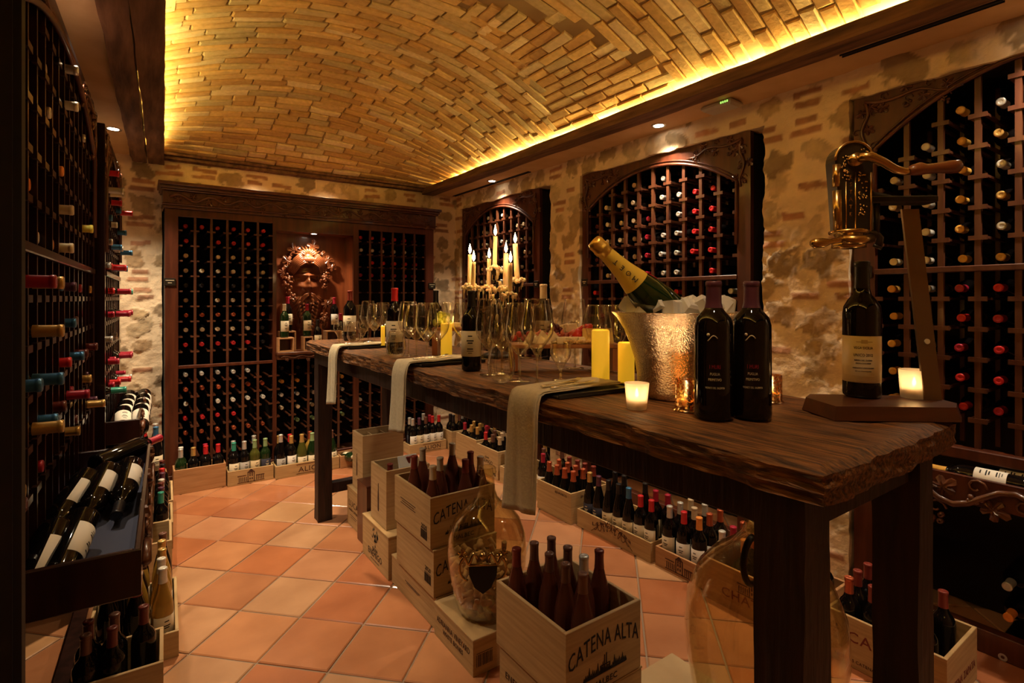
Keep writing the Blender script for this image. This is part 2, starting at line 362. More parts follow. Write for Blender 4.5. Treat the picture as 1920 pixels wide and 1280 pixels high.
# ---- rubble walls
def wall_feats(seed, W, Z):
    rg = np.random.RandomState(seed); fs = []
    y = .06
    while y < Z:
        x = rg.uniform(-.05, .05)
        while x < W:
            if rg.rand() < .36:
                n = rg.randint(1, 3)
                for q in range(n): fs.append((x+.08+rg.uniform(-.02, .02), y+q*.055-.02, rg.uniform(.045, .09), .017, rg.uniform(-.06, .06), 1, rg.rand()))
                x += .20
            else:
                fs.append((x+.08, y+rg.uniform(-.02, .03), rg.uniform(.05, .10), rg.uniform(.04, .075), rg.uniform(-.7, .7), 0, rg.rand())); x += .19
        y += .135
    return fs
def rubble(us, vs_, feats):
    U, V = us, vs_; hgt = (fbm(U*3, V*3)-.5)*.03+(fbm(U*14+3, V*14)-.5)*.018
    col = np.zeros(U.shape+(3,)); base = np.array([.84, .66, .44]); col[:] = base; col *= (.82+.36*fbm(U*5+9, V*5))[..., None]
    for (cx, cy, a, b, rot, kind, rnd) in feats:
        m = (abs(U-cx) < a*1.6) & (abs(V-cy) < max(a, b)*1.6)
        if not m.any(): continue
        x = U[m]-cx; y = V[m]-cy; c, s = math.cos(rot), math.sin(rot); p = (x*c+y*s)/a; q = (-x*s+y*c)/b
        wob = (fbm(U[m]*22+cx*7, V[m]*22)-.5)*1.5
        e = (np.maximum(abs(p), abs(q)) if kind else (abs(p)**2.4+abs(q)**2.4)**(1/2.4))+wob*(.25 if kind else 1)
        k = np.clip((1.0-e)/.09, 0, 1)
        if kind: cc = np.array([.42, .19, .10])*(.75+.5*rnd); hh = .006
        else:
            pal = [(.44, .29, .15), (.36, .25, .13), (.56, .42, .25), (.30, .21, .12), (.64, .48, .29), (.48, .34, .18)][int(rnd*5.99)]
            cc = np.array(pal)*.95; hh = .003+.008*((rnd*7) % 1)
        cv = cc*(.65+.7*fbm(U[m]*30, V[m]*30+4))[..., None]
        col[m] = col[m]*(1-k[..., None]*.88)+cv*k[..., None]*.88
        tilt = (p*.4*(rnd-.5)+q*.5*((rnd*3 % 1)-.5))*.02
        hgt[m] += k*(hh+tilt)+k*(fbm(U[m]*34, V[m]*22+3)-.5)*.022
    return hgt, col
def rubble_patches(name, M4, patches, feats, step=.011, depth=.12):
    """patches: (u0,u1,v0,v1, wobble left/right/bottom, reveals 'lrb'); local x=u, y=into the wall, z=v"""
    mb = MB(); cols = []
    for (u0, u1, v0, v1, wl, wr, wb, rev) in patches:
        nu = max(3, int((u1-u0)/step)); nv = max(3, int((v1-v0)/step))
        A, B = np.meshgrid(np.linspace(0, 1, nu), np.linspace(0, 1, nv))
        V0 = v0+B*(v1-v0)
        L_ = u0+wl*(fbm(V0*7, V0*0+u0)-.5)*2; R_ = u1+wr*(fbm(V0*7, V0*0+u1+9)-.5)*2
        U = L_+A*(R_-L_); Bt = v0+wb*(fbm(U*7, U*0+4)-.5)*2; V = Bt+B*(v1-Bt)
        h, c = rubble(U, V, feats)
        edge = np.ones_like(h)
        pts = np.stack([U, -h, V], -1).reshape(-1, 3); cl = c.reshape(-1, 3)
        n = len(mb.v); fs = [(j*nu+i, j*nu+i+1, (j+1)*nu+i+1, (j+1)*nu+i) for j in range(nv-1) for i in range(nu-1)]
        mb.add([tuple(p) for p in pts], fs, True); cols += [tuple(x) for x in cl]
        strips = []
        if 'l' in rev: strips.append([j*nu for j in range(nv)])
        if 'r' in rev: strips.append([j*nu+nu-1 for j in range(nv)])
        if 'b' in rev: strips.append(list(range(nu)))
        for st in strips:
            pv = []; pc = []
            for kx, dep in enumerate((0, .03, .07, depth)):
                for idx in st:
                    p = pts[idx]; pv.append((p[0]+(.006*math.sin(p[2]*31+kx) if kx else 0), p[1]+dep, p[2])); pc.append(tuple(cl[idx]*(1 if kx == 0 else .9)))
            m = len(st); mb.add(pv, [(k*m+i, k*m+i+1, (k+1)*m+i+1, (k+1)*m+i) for k in range(3) for i in range(m-1)], True); cols += pc
    me = mb.mesh(name, M['stone']); ca = me.color_attributes.new('Col', 'FLOAT_COLOR', 'POINT')
    ca.data.foreach_set('color', np.array([(*c, 1) for c in cols], dtype=np.float32).ravel())
    o = link(name, me); o.matrix_world = M4; o['kind'] = 'structure'; return o
WX = 2.68; WZ = 2.47
# right wall, u runs toward the camera from the back corner (u = 4.86 - Y)
MR = T3((WX, 4.86, 0)) @ RZ(R(-90))
def U(y): return 4.86-y
fr = wall_feats(5, 6.4, 2.5)
pr = [(0, U(4.745), 0, 2.30, 0, .008, 0, 'r'), (U(3.295), U(2.955), 0, 2.30, .012, .008, 0, 'lr'), (U(1.535), U(1.125), 0, 2.30, .022, .008, 0, 'lr'),
      (U(-.25), U(-1.25), 0, 2.30, 0, 0, 0, 'l'), (0, U(-1.25), 2.29, WZ, 0, 0, .012, 'b')]
rubble_patches('wall_right', MR, pr, fr)
mb = MB(); mb.box(WX+.46, WX+.48, -1.25, 4.9, 0, 2.5); mb.box(WX+.1, WX+.46, 3.297-.0, 3.30, 0, 2.4)
struct('wall_right_core', mb, M['black'])
# back wall around the built-in cabinet
MBk = T3((-.65, 4.84, 0)); fb = wall_feats(9, 3.5, 2.5)
XL, XR = .150, 2.322
pb = [(0, XL+.65, 0, 2.2, 0, .006, 0, 'r'), (XR+.65, WX+.66, 0, 2.2, .006, 0, 0, 'l'), (0, WX+.66, 2.19, WZ+.03, 0, 0, .004, 'b')]
rubble_patches('wall_back', MBk, pb, fb, depth=.1)
mb = MB(); mb.box(-.66, 3.2, 5.22, 5.24, 0, 2.5); struct('wall_back_core', mb, M['black'])
mb = MB(); mb.box(-.70, -.66, -1.3, 5.2, 0, 2.5); struct('wall_left', mb, M['plaster'])
mb = MB(); mb.box(-.7, 3.2, -1.32, -1.28, 0, 2.5); struct('wall_front', mb, M['plaster'])
# dark jamb at the left edge of the view, shade put into its black
mb = MB(); mb.box(-.64, -.131, .99, 1.02, 0, 2.44); mb.box(-.20, -.140, .985, .99, 0, 2.44); mb.box(-.64, -.2, .985, .99, 1.1, 1.16)
struct('trim_1', mb, M['black'])
# ---- ceiling: soffits + brick vault
VC, VH, VZ = 1.12, 1.30, 2.475                       # vault centre, half width, springing height
def vz(x, y):
    u = (x-VC)/VH; k = 1.0
    if y > 3.05: k = max(0, 1-((y-3.05)/1.72)**2)
    return VZ+.40*max(0, 1-abs(u)**2.1)*k+.02*math.sin(y*2.1)*(1-abs(u))
mb = MB()
nx, ny = 30, 60; vv = []
for j in range(ny+1):
    for i in range(nx+1):
        x = VC-VH+2*VH*i/nx; y = -1.28+6.05*j/ny; vv.append((x, y, vz(x, y)+.014))
mb.add(vv, [(j*(nx+1)+i, (j+1)*(nx+1)+i, (j+1)*(nx+1)+i+1, j*(nx+1)+i+1) for j in range(ny) for i in range(nx)], True)
nmort = len(mb.f)
def inB(x, y, g=0):                                       # side webs whose courses run along the room
    for yc in (2.27, -.55):
        a = (abs(x-VC)-.12)/(VH-.12)
        if a > 0 and yc-.47*a-.02 < y < yc+.52*a+g: return True
    return False
def brick(x, y, L_, W_, alongx):
    e = .01; p = Vector((x, y, vz(x, y))); tx = (Vector((x+e, y, vz(x+e, y)))-p).normalized(); ty = (Vector((x, y+e, vz(x, y+e)))-p).normalized()
    n = tx.cross(ty).normalized(); a, b = (tx, ty) if alongx else (ty, tx)
    p = p-n*random.uniform(-.003, .006); tl = random.uniform(-.06, .06)+(.07 if alongx else .04); tl2 = random.uniform(-.02, .02)
    hl, hw = L_/2, W_/2; v = []
    for dn, sh in ((.03, 0), (.004, 0), (-.003, .005)):
        for sa, sb in ((-1, -1), (1, -1), (1, 1), (-1, 1)):
            v.append(p+a*(sa*(hl-sh)+random.uniform(-.003, .003))+b*(sb*(hw-sh)+random.uniform(-.0015, .0015))+n*(dn+tl*sb*hw+tl2*sa*hl))
    mb.add(v, [(8, 9, 10, 11)]+[(k*4+m, k*4+(m+1) % 4, k*4+4+(m+1) % 4, k*4+4+m) for k in range(2) for m in range(4)], False)
BW = .068
y = -1.2; row = 0
while y < 4.74:
    x = VC-VH+random.uniform(0, .2)-.1; row += 1
    while x < VC+VH:
        L_ = random.choice([.23, .24, .21, .25, .14]); slope = abs((x-VC)/VH)*.62; dx = L_*math.cos(math.atan(slope))
        cx = x+dx/2
        if abs(cx-VC) < VH-.02 and not inB(cx, y): brick(cx, y, L_-.010, BW-.005, True)
        x += dx
    y += BW
for sgn in (-1, 1):
    x = .1
    while x < VH:
        yy = -1.2+random.uniform(0, .2)
        while yy < 3.2:
            L_ = random.choice([.19, .2, .21, .12]); cy = yy+L_/2
            if inB(VC+sgn*x, cy, .03): brick(VC+sgn*x, cy, L_-.008, .057, False)
            yy += L_
        x += .063*math.cos(math.atan(.62*x/VH))
me = mb.mesh('ceiling', [M['mortar'], M['brick']]); me.polygons.foreach_set('material_index', [0]*nmort+[1]*(len(me.polygons)-nmort))
nv0 = (nx+1)*(ny+1); tone(me, [(nv0+12*k, 12) for k in range((len(me.vertices)-nv0)//12)], [(.78, .54, .25), (.64, .42, .18), (.72, .54, .28), (.84, .66, .40), (.58, .35, .14), (.74, .49, .20), (.62, .48, .26), (.68, .42, .16)], .12, 9); o = link('ceiling', me); o['kind'] = 'structure'
mb = MB(); mb.box(2.41, 3.2, -1.3, 5.2, 2.425, 2.50); mb.add([(x, y, z) for z in (2.44, 2.50) for x, y in ((-.7, -1.3), (-.17, -1.3), (.035, 5.2), (-.7, 5.2))], [(0, 3, 2, 1), (4, 5, 6, 7), (0, 1, 5, 4), (1, 2, 6, 5), (2, 3, 7, 6), (3, 0, 4, 7)], False); mb.box(-.7, 3.2, 4.86, 5.2, 2.44, 2.5)
mb.box(-.8, 3.3, -1.4, 5.3, 2.95, 3.0)
struct('ceiling_soffit', mb, M['plaster'])
# beams (rough timber): swept cross-section with noise
def timber(name, p0, p1, w0, z0, z1, seed, mats, rough=.008, n=60):
    p0 = Vector(p0); p1 = Vector(p1); d = (p1-p0); L_ = d.length; d.normalize(); sd = Vector((d.y, -d.x, 0)); mb = MB(); v = []
    sec = []
    for a in np.linspace(0, 1, 5)[:-1]: sec.append((-.5+a, 0))
    for a in np.linspace(0, 1, 4)[:-1]: sec.append((.5, a))
    for a in np.linspace(0, 1, 5)[:-1]: sec.append((.5-a, 1))
    for a in np.linspace(0, 1, 4)[:-1]: sec.append((-.5, 1-a))
    m = len(sec)
    for i in range(n+1):
        t = i/n
        for k, (a, b) in enumerate(sec):
            nn = float(fbm(np.array(t*L_*5+seed*3), np.array(k*1.7+seed)))-.5; n2 = float(fbm(np.array(t*L_*9+seed), np.array(k*2.3)))-.5
            q = p0+d*(t*L_)+sd*(a*w0+(a*2)*rough*2*nn+rough*n2); v.append((q.x, q.y, z0+b*(z1-z0)+(b-.5)*rough*3*nn))
    f = [(i*m+k, i*m+(k+1) % m, (i+1)*m+(k+1) % m, (i+1)*m+k) for i in range(n) for k in range(m)]
    f += [tuple(range(m))[::-1], tuple(n*m+k for k in range(m))]
    mb.add(v, f, False); return struct(name, mb, mats)
timber('trim_2', (2.345, -1.25, 0), (2.345, 4.80, 0), .12, 2.400, 2.462, 3, M['beam'], .006)
timber('trim_3', (-.185, -1.25, 0), (.010, 4.80, 0), .092, 2.385, 2.47, 5, M['beam'], .008)
timber('trim_4', (-.082, -1.25, 0), (.113, 4.80, 0), .098, 2.385, 2.47, 8, M['beam'], .008)
mb = MB(); mb.box(.14, 2.40, 4.73, 4.86, 2.455, 2.475); mb.box(.14, 2.40, 4.76, 4.86, 2.43, 2.452); mb.box(.14, 2.4, 4.775, 4.86, 2.475, 2.50)
struct('trim_5', mb, M['beam'])
# LED strips lying on the beams
def tag_s(o, l, c): return tag(o, l, c)
mb = MB(); mb.box(2.378, 2.388, -1.2, 4.7, 2.4645, 2.4695); solo('light_strip', mb, M['strip'], 'yellow light strip on top of the long right-hand beam', 'light strip')
mb = MB(); mb.push(T3((.012, 1.7, 0)) @ RZ(R(-1.85))); mb.box(-.004, .004, -2.8, 2.9, 2.4765, 2.480); solo('light_strip', mb, M['strip'], 'yellow light strip glowing behind the thick left beam', 'light strip')
# slot vents in the right soffit, downlights, wireless box
for p0, p1, lab in [(at_z(858, 368, 2.425), at_z(985, 320, 2.425), 'dark slot vent in the soffit by the far corner'),
                    (at_z(1578, 103, 2.425), at_z(1880, 0, 2.425), 'dark slot vent in the soffit above the nearest arched rack')]:
    mb = MB(); c = (p0.x+p1.x)/2; mb.box(c-.010, c+.010, min(p0.y, p1.y), max(p0.y, p1.y), 2.421, 2.4249)
    for q in (-.014, .010): mb.box(c+q, c+q+.004, min(p0.y, p1.y)-.004, max(p0.y, p1.y)+.004, 2.418, 2.4249)
    solo('ceiling_vent', mb, M['black'], lab, 'vent')
DL = ['round recessed downlight above the middle arched rack', 'round recessed downlight above the candelabra rack', 'round recessed downlight added out of view above the rack nearest the corkscrew',
      'round recessed downlight beside the thick left beam', None, None]
for (x, y, e), lab in zip(DOWN, DL):
    if not lab: continue
    t = thing('downlight', lab, 'light', (x, y, 2.4245 if x > 0 else 2.4395))
    mb = MB(); mb.lathe([(.030, 0), (.030, -.004), (.044, -.006), (.046, -.001), (.046, 0)], 24, False, False); part('rim', mb, M['steel'], t)
    mb = MB(); mb.lathe([(.030, -.004), (.029, -.002)], 24); part('lens', mb, M['lampface'], t)
c = at_z(1345, 200, 2.41)
t = thing('wireless_access_point', 'flat white ceiling box with tiny green lights beside the beam', 'access point', (2.56, 1.70, 2.3905), R(-90))
mb = MB(); mb.cbox(-.09, .09, -.055, .055, .0, .034, .012); part('housing', mb, M['white'], t)
mb = MB()
for i in range(4): mb.box(.03+i*.012, .036+i*.012, -.0565, -.054, .012, .022)
part('indicator', mb, M['ledg'], t)
# ================================================================ BOTTLES
PROF = {   # (body profile, neck-capsule start height, total height, body radius, label z0, label z1)
 'bordeaux': ([(.030, 0), (.0365, .004), (.0375, .010), (.0375, .185), (.0355, .200), (.028, .214), (.019, .226), (.0152, .240), (.0142, .262), (.0142, .298)], .240, .30, .0375, .055, .150),
 'burgundy': ([(.032, 0), (.0395, .004), (.0405, .010), (.0405, .145), (.038, .170), (.030, .200), (.022, .225), (.0165, .250), (.0150, .270), (.0150, .298)], .238, .30, .0405, .045, .130),
 'slim': ([(.030, 0), (.0355, .004), (.0365, .010), (.0365, .160), (.034, .185), (.027, .215), (.019, .245), (.0150, .265), (.0142, .285), (.0142, .318)], .262, .32, .0365, .050, .140),
 'magnum': ([(.045, 0), (.056, .006), (.058, .016), (.058, .190), (.054, .220), (.042, .258), (.030, .292), (.022, .325), (.0185, .350), (.0178, .378)], .270, .38, .058, .06, .15),
}
_bm = {}
def bottle_meshes(kind):
    if kind in _bm: return _bm[kind]
    prof, cz, h, r, l0, l1 = PROF[kind]
    mb = MB(); mb.lathe(prof, 20); body = mb.mesh('bottle_body', M['glassblack'])
    rn = 0
    ks = sorted(prof, key=lambda p: p[1])
    def rad(z):
        for (r0, z0), (r1, z1) in zip(ks, ks[1:]):
            if z0 <= z <= z1: return r0+(r1-r0)*(z-z0)/(z1-z0+1e-9)
        return ks[-1][0]
    cp = [(rad(cz+(h-.002-cz)*i/5)+.0007, cz+(h-.002-cz)*i/5) for i in range(6)]
    cp = cp[:-1]+[(cp[-1][0], h-.012), (cp[-1][0]+.0012, h-.010), (cp[-1][0]+.0012, h-.002), (cp[-1][0]-.001, h), (.006, h+.0002), (.0055, h-.0006)]
    mb = MB(); mb.lathe(cp, 18); cap = mb.mesh('capsule', M['cap_red'])
    mb = MB(); mb.lathe([(r+.0003, l0), (r+.0009, l0+.0005), (r+.0009, l1-.0005), (r+.0003, l1)], 18, ang0=R(-165), ang1=R(-15)); lab = mb.mesh('label', M['lab_cream'])
    mb = MB()
    for z, w0 in ((.80, .016), (.62, .026), (.53, .018), (.30, .022), (.22, .024), (.14, .014)):
        zc = l0+(l1-l0)*z; a = w0/r; th = .0022 if z > .25 else .0012
        mb.lathe([(r+.0012, zc-th), (r+.0012, zc+th)], 6, ang0=R(-90)-a/2*1.0, ang1=R(-90)+a/2)
    pr_ = mb.mesh('label_print', M['inkb'])
    _bm[kind] = (body, cap, lab, pr_, h, r); return _bm[kind]
NB = [0]
FAR = []
def bottle(kind, mtx, glass, cap, lab, label, group=None, sc_=1, print_=True, far=False):
    if far: FAR.append((kind, mtx, glass, cap)); return None
    body, cp, lb, pr_, h, r = bottle_meshes(kind); NB[0] += 1
    t = thing('wine_bottle', label, 'wine bottle', group=group, mtx=mtx)
    if sc_ != 1: t.scale = (sc_, sc_, sc_)
    link('bottle_body', body, t, m=M['glass'+glass])
    if cap: link('capsule', cp, t, m=M['cap_'+cap])
    if lab:
        l = link('label', lb, t, m=M['lab_'+lab])
        if print_: link('label_print', pr_, l, m=M['cap_cream'] if lab == 'dark' else M['inkb'])
    return t
def stand(x, y, z, kind, glass, cap, lab, label, group=None, rot=None, sc_=1, tilt=0, tdir=0):
    if rot is None: rot = math.atan2(y, x)+R(90)+random.uniform(-.3, .3)-math.pi  # label roughly to the viewer
    m = T3((x, y, z))
    if tilt: m = m @ RZ(tdir) @ RY(tilt) @ RZ(-tdir)
    return bottle(kind, m @ RZ(rot), glass, cap, lab, label, group, sc_)
# face(-y local) toward camera helper
def facing(x, y): return math.atan2(y, x)-R(90)
# ================================================================ RACKS
def vine(mb, pts, r, y, leaves=1, berries=1, seed=0):
    rg = random.Random(seed); mb.tube([(p[0], y-r*.5, p[1]) for p in pts], [r*(1-.6*i/len(pts)) for i in range(len(pts))], 6)
    for i in range(2, len(pts)-1, 3):
        p, q = pts[i], pts[i+1]; a = math.atan2(q[1]-p[1], q[0]-p[0]); sd = 1 if (i//3) % 2 else -1
        if leaves: mb.leaf((p[0]-math.sin(a)*sd*r*3.2, p[1]+math.cos(a)*sd*r*3.2), r*3.1, a+sd*.9, y, .35)
        # tendril
        c = (p[0]+math.sin(a)*sd*r*2.6, p[1]-math.cos(a)*sd*r*2.6)
        mb.tube([(c[0]+math.cos(q_)*r*(2.2-q_*.28), y-r*.4, c[1]+math.sin(q_)*r*(2.2-q_*.28)) for q_ in [k*.7 for k in range(9)]], r*.32, 5)
        if berries and rg.random() < .7:
            for k in range(6):
                mb.ball((c[0]+rg.uniform(-1, 1)*r*1.6, y-r*.5, c[1]-r*1.5-rg.random()*r*2.4), r*.75, 6, 5)
def spandrel_vine(mb, x0, z0, w_, h_, flip, y, seed):
    f = -1 if flip else 1
    mb.cur = True
    pts1 = [(x0+f*(.035+.02*math.sin(t*5)+t*w_*.95), z0-.035-.012*math.sin(t*9)-.03*t) for t in [i/13 for i in range(14)]]
    pts2 = [(x0+f*(.035+.014*math.sin(t*9)), z0-.04-t*h_*.9) for t in [i/10 for i in range(11)]]
    vine(mb, pts1, .0085, y, seed=seed); vine(mb, pts2, .0085, y, seed=seed+1)
    mb.leaf((x0+f*.06, z0-.065), .035, R(-45), y, .4)
def arched_rack(org, rot, W, stl, stR, topz, spring, peak, ncol, rails, rowz, label, x_frame_depth=.03, depth=.40, bw=.010, latm='slat', frm='mahog', botz=.756, below=True, carve=True, cleat_from=.0, plaque=None, lat_to=None):
    """local x to the right, y into the rack"""
    Mx = T3(org) @ RZ(rot); t = thing('wine_rack', label, 'wine rack', mtx=Mx)
    x0, x1 = stl, W-stR; wo = x1-x0
    def arch(u):                                       # u 0..1 across the opening
        return spring+(peak-spring)*(1-(abs(2*u-1))**2.1)
    mb = MB(); fd = x_frame_depth
    mb.cbox(0, x0, 0, fd, 0, topz); mb.cbox(x1, W, 0, fd, 0, topz)
    n = 28
    for i in range(n):
        a, b = i/n, (i+1)/n; xa, xb = x0+wo*a, x0+wo*b
        mb.prism([(xa, arch(a)), (xb, arch(b)), (xb, topz), (xa, topz)], 0, fd)
    mb.cbox(x0, x1, -.0, fd+.02, 0.0, .09)
    part('frame', mb, M[frm], t)
    mb = MB(); mb.tube([(x0+.004, -.004, spring-.35)]+[(x0+wo*i/n, -.004, arch(i/n)-.004) for i in range(n+1)]+[(x1-.004, -.004, spring-.35)], .010, 6)
    mb.tube([(x0+.004, -.002, spring)]+[(x0+wo*i/n, -.002, arch(i/n)+.018) for i in range(n+1)], .005, 6)
    part('arch_moulding', mb, M['mahog'], t)
    if carve:
        for fl_, nm in ((False, 1), (True, 2)):
            mb = MB(); spandrel_vine(mb, (0.012 if not fl_ else W-.012), topz-.012, wo*.33, (topz-spring)*1.05, fl_, -.002, nm*7+int(W*100))
            part('carving', mb, M['carve'], t)
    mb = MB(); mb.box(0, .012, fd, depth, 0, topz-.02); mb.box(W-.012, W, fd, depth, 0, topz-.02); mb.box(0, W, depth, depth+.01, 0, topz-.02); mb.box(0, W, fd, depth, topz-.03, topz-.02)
    part('carcass', mb, M['darkin'], t)
    mb = MB(); pit = wo/ncol
    for i in range(0, ncol+1):
        u = i/ncol; top = min(arch(u), topz)+.004; xb = x0+i*pit
        if 0 < i < ncol: mb.box(xb-bw, xb+bw, .004, .022, botz, top); mb.box(xb-.008, xb+.008, .27, .285, botz, top)
        for z in rowz:
            if z > top-.05: continue
            a_, b_ = (xb-.029 if i else xb), (xb+.029 if i < ncol else xb)
            mb.box(a_, b_, .000, .012, z-.009, z+.009); 
            if i: mb.box(xb-.029, xb-.017, .012, .27, z-.005, z+.005)
            if i < ncol: mb.box(xb+.017, xb+.029, .012, .27, z-.005, z+.005)
    part('lattice', mb, M[latm], t)
    for z in rails:
        mb = MB(); mb.cbox(x0, x1, -.008, .03, z-.012, z+.012); part('rail', mb, M[latm], t)
    if plaque:
        for px_ in plaque:
            mb = MB(); mb.cbox(px_-.03, px_+.03, -.010, -.001, 1.472, 1.528, .003); pq = part('plaque', mb, M['bronze'], t)
            mb = MB(); mb.box(px_-.018, px_+.018, -.0108, -.0100, 1.503, 1.508); mb.box(px_-.010, px_+.010, -.0108, -.0100, 1.492, 1.496); part('plaque_lettering', mb, M['cap_cream'], pq)
    return t, Mx, x0, pit, arch
def rack_bottle(Mx, x, z, out, cap, label, group, glass='black', kind='bordeaux', up=0, far=False):
    h = PROF[kind][2]
    m = Mx @ T3((x, h-out, z)) @ RX(R(90)+up) @ RZ(0)
    # bottle +z axis maps to local -y (towards the viewer)
    return bottle(kind, m, glass, cap, None, label, group, far=far)
CN = {'red': 'red', 'crimson': 'crimson', 'silver': 'silver', 'gold': 'gold', 'black': 'black', 'amber': 'amber', 'cream': 'cream', 'white': 'white', 'orange': 'orange', 'copper': 'copper', 'blue': 'blue', 'green': 'green', 'yellow': 'yellow', 'purple': 'purple', 'brown': 'brown', 'tan': 'tan', 'teal': 'teal', 'maroon': 'maroon', 'wine': 'wine-red'}
# ---- right-hand racks
rowsR = [1.5+.12*k for k in range(-5, 7)]; rowsR = [z for z in rowsR if abs(z-1.5) > .01]
RXF = 2.70
# candelabra rack
tA = arched_rack((RXF, 4.735, 0), R(-90), 1.275, .06, .078, 2.30, 2.02, 2.225, 10, [1.5, .80], rowsR, 'arched mahogany wine rack behind the candelabra, the farthest one', plaque=[1.235])
tB = arched_rack((RXF, 2.945, 0), R(-90), 1.326, .060, .078, 2.30, 2.03, 2.225, 10, [1.5, .80], rowsR, 'arched mahogany wine rack behind the champagne bucket', plaque=[.03])
tC = arched_rack((RXF, 1.112, 0), R(-90), 1.35, .085, .078, 2.315, 2.05, 2.30, 10, [1.5], rowsR, 'arched mahogany wine rack behind the corkscrew, the nearest on the right', plaque=[.045])
def fill(rk, rackname, cells, cells_low, out=(-.035, -.005), far=False):
    t, Mx, x0, pit, arch = rk
    for (ci, z, cap) in cells:
        if cap is None: continue
        up = z > 1.5; rr = int(round((z-1.5)/.12)) if up else int(round((1.5-z)/.12))
        lab = f"{CN[cap]}-capped bottle in {rackname}, {ORD[ci]} column, {ORD[max(0, rr-(not up))]} row {'above' if up else 'below'} the rail"
        rack_bottle(Mx, x0+pit*(ci+.5)+random.uniform(-.004, .004), z+.037, random.uniform(*out), cap, lab, 'bottles in the '+rackname, far=far)
# middle arched rack: one colour run per column like the photograph
colsB = {1: 'cream', 2: 'cream', 3: 'tan', 4: 'crimson', 5: 'silver', 6: 'silver', 7: 'red', 8: 'red'}
cells = []
for ci in range(10):
    for k in range(0, 6):
        z = 1.5+.12*k+.006; u = (ci+.5)/10
        if z+.10 > tB[4](u): continue
        cap = {0: 'brown', 9: None}.get(ci, colsB.get(ci))
        if ci == 4 and k > 3: cap = None
        if ci == 0: cap = 'maroon' if k % 2 else None
        if random.random() < .06: cap = None
        cells.append((ci, z, cap))
    for k in range(1, 2):
        cap = random.choice(['orange', 'silver', 'red', None, 'copper', 'silver', 'red']) if k == 1 else random.choice(['red', 'silver', None, 'copper'])
        cells.append((ci, 1.5-.12*k+.006, cap))
fill(tB, 'middle arched rack', cells, None)
cells = []
for ci in range(10):
    for k in range(0, 6):
        z = 1.5+.12*k+.006; u = (ci+.5)/10
        if z+.10 > tA[4](u): continue
        cap = {0: None, 1: None, 2: 'cream', 3: 'cream', 4: None, 5: 'silver', 6: None, 7: 'tan', 8: 'tan'}.get(ci)
        if random.random() < .3: cap = None
        cells.append((ci, z, cap))
fill(tA, 'farthest arched rack', cells, None, far=True)
cells = []
colsC = [['amber', 'amber', 'amber', 'amber', 'amber'], ['silver', None, 'silver', 'silver', 'silver'], ['white', 'red', 'red', 'crimson', 'crimson'], ['amber', 'crimson', 'red', 'red', 'red'], ['gold', 'crimson', 'red', 'red', 'red'], ['silver', 'red', 'crimson', 'red', 'red'], ['gold', 'red', 'red', 'red', 'red']]
for ci in range(5):
    for k in range(0, 6):
        z = 1.5+.12*k+.006; u = (ci+.5)/10
        if z+.10 > tC[4](u): continue
        cap = ['cream', 'white', 'amber', 'silver' if k % 2 else 'gold', 'amber'][ci]
        if ci == 0 and k in (1, 4, 5): cap = None
        cells.append((ci, z, cap))
    for k in range(1, 6):
        cap = [['amber']*5, ['silver', None, 'silver', 'silver', None], ['crimson', 'red', 'crimson', 'red', 'red'], ['red', 'crimson', 'red', 'red', 'crimson'], ['red', 'crimson', 'crimson', 'red', None]][ci][k-1]
        cells.append((ci, 1.5-.12*k+.006, cap))
fill(tC, 'nearest arched rack', cells, None, out=(-.05, -.01))
for (px_, py_, cap, wh) in [(1722, 1112, 'silver', 'upper left'), (1888, 1100, 'silver', 'upper right'), (1890, 1158, 'orange', 'middle'), (1880, 1232, 'silver', 'bottom')]:
    p = at_x(px_, py_, 2.70); q = tC[1].inverted() @ p
    if wh != 'upper left': rack_bottle(tC[1], q.x, q.z, .0, cap, f'wine bottle end in the dark base of the nearest arched rack, {wh} {CN[cap]} cap', 'bottles in the rack base')
# pull-out shelf of the nearest right rack with two lying bottles and a carved front
Mc = tC[1]
mb = MB(); mb.cbox(.09, 1.26, -.03, .03, .745, .79, .004); part('ledge', mb, M['mahog'], tC[0])
dr = None
mb = MB(); mb.cbox(.10, 1.25, -.115, -.100, .60, .705, .003); mb.box(.10, 1.25, -.10, .02, .645, .655); mb.box(.10, .112, -.1, .02, .6, .70); mb.box(1.238, 1.25, -.1, .02, .6, .70)
dr = part('drawer', mb, M['mahog'], tC[0])
mb = MB(); vine(mb, [(.13+i*.045, .635+.045*math.sin(i*.8)) for i in range(25)], .015, -.118, seed=4); part('drawer_carving', mb, M['carve'], dr)
for i, (xx, yy, rot_) in enumerate([(.30, -.055, 0), (.36, -.005, 0)]):
    m = Mc @ T3((xx+.30, yy, .694)) @ RY(R(-90)) @ RZ(R(55)); bottle('bordeaux', m, 'black', 'amber' if i == 0 else 'black', 'white', 'white-labelled bottle lying in the carved right drawer, '+('front one with a yellow cap' if i == 0 else 'the one behind'), 'bottles in the right drawer')
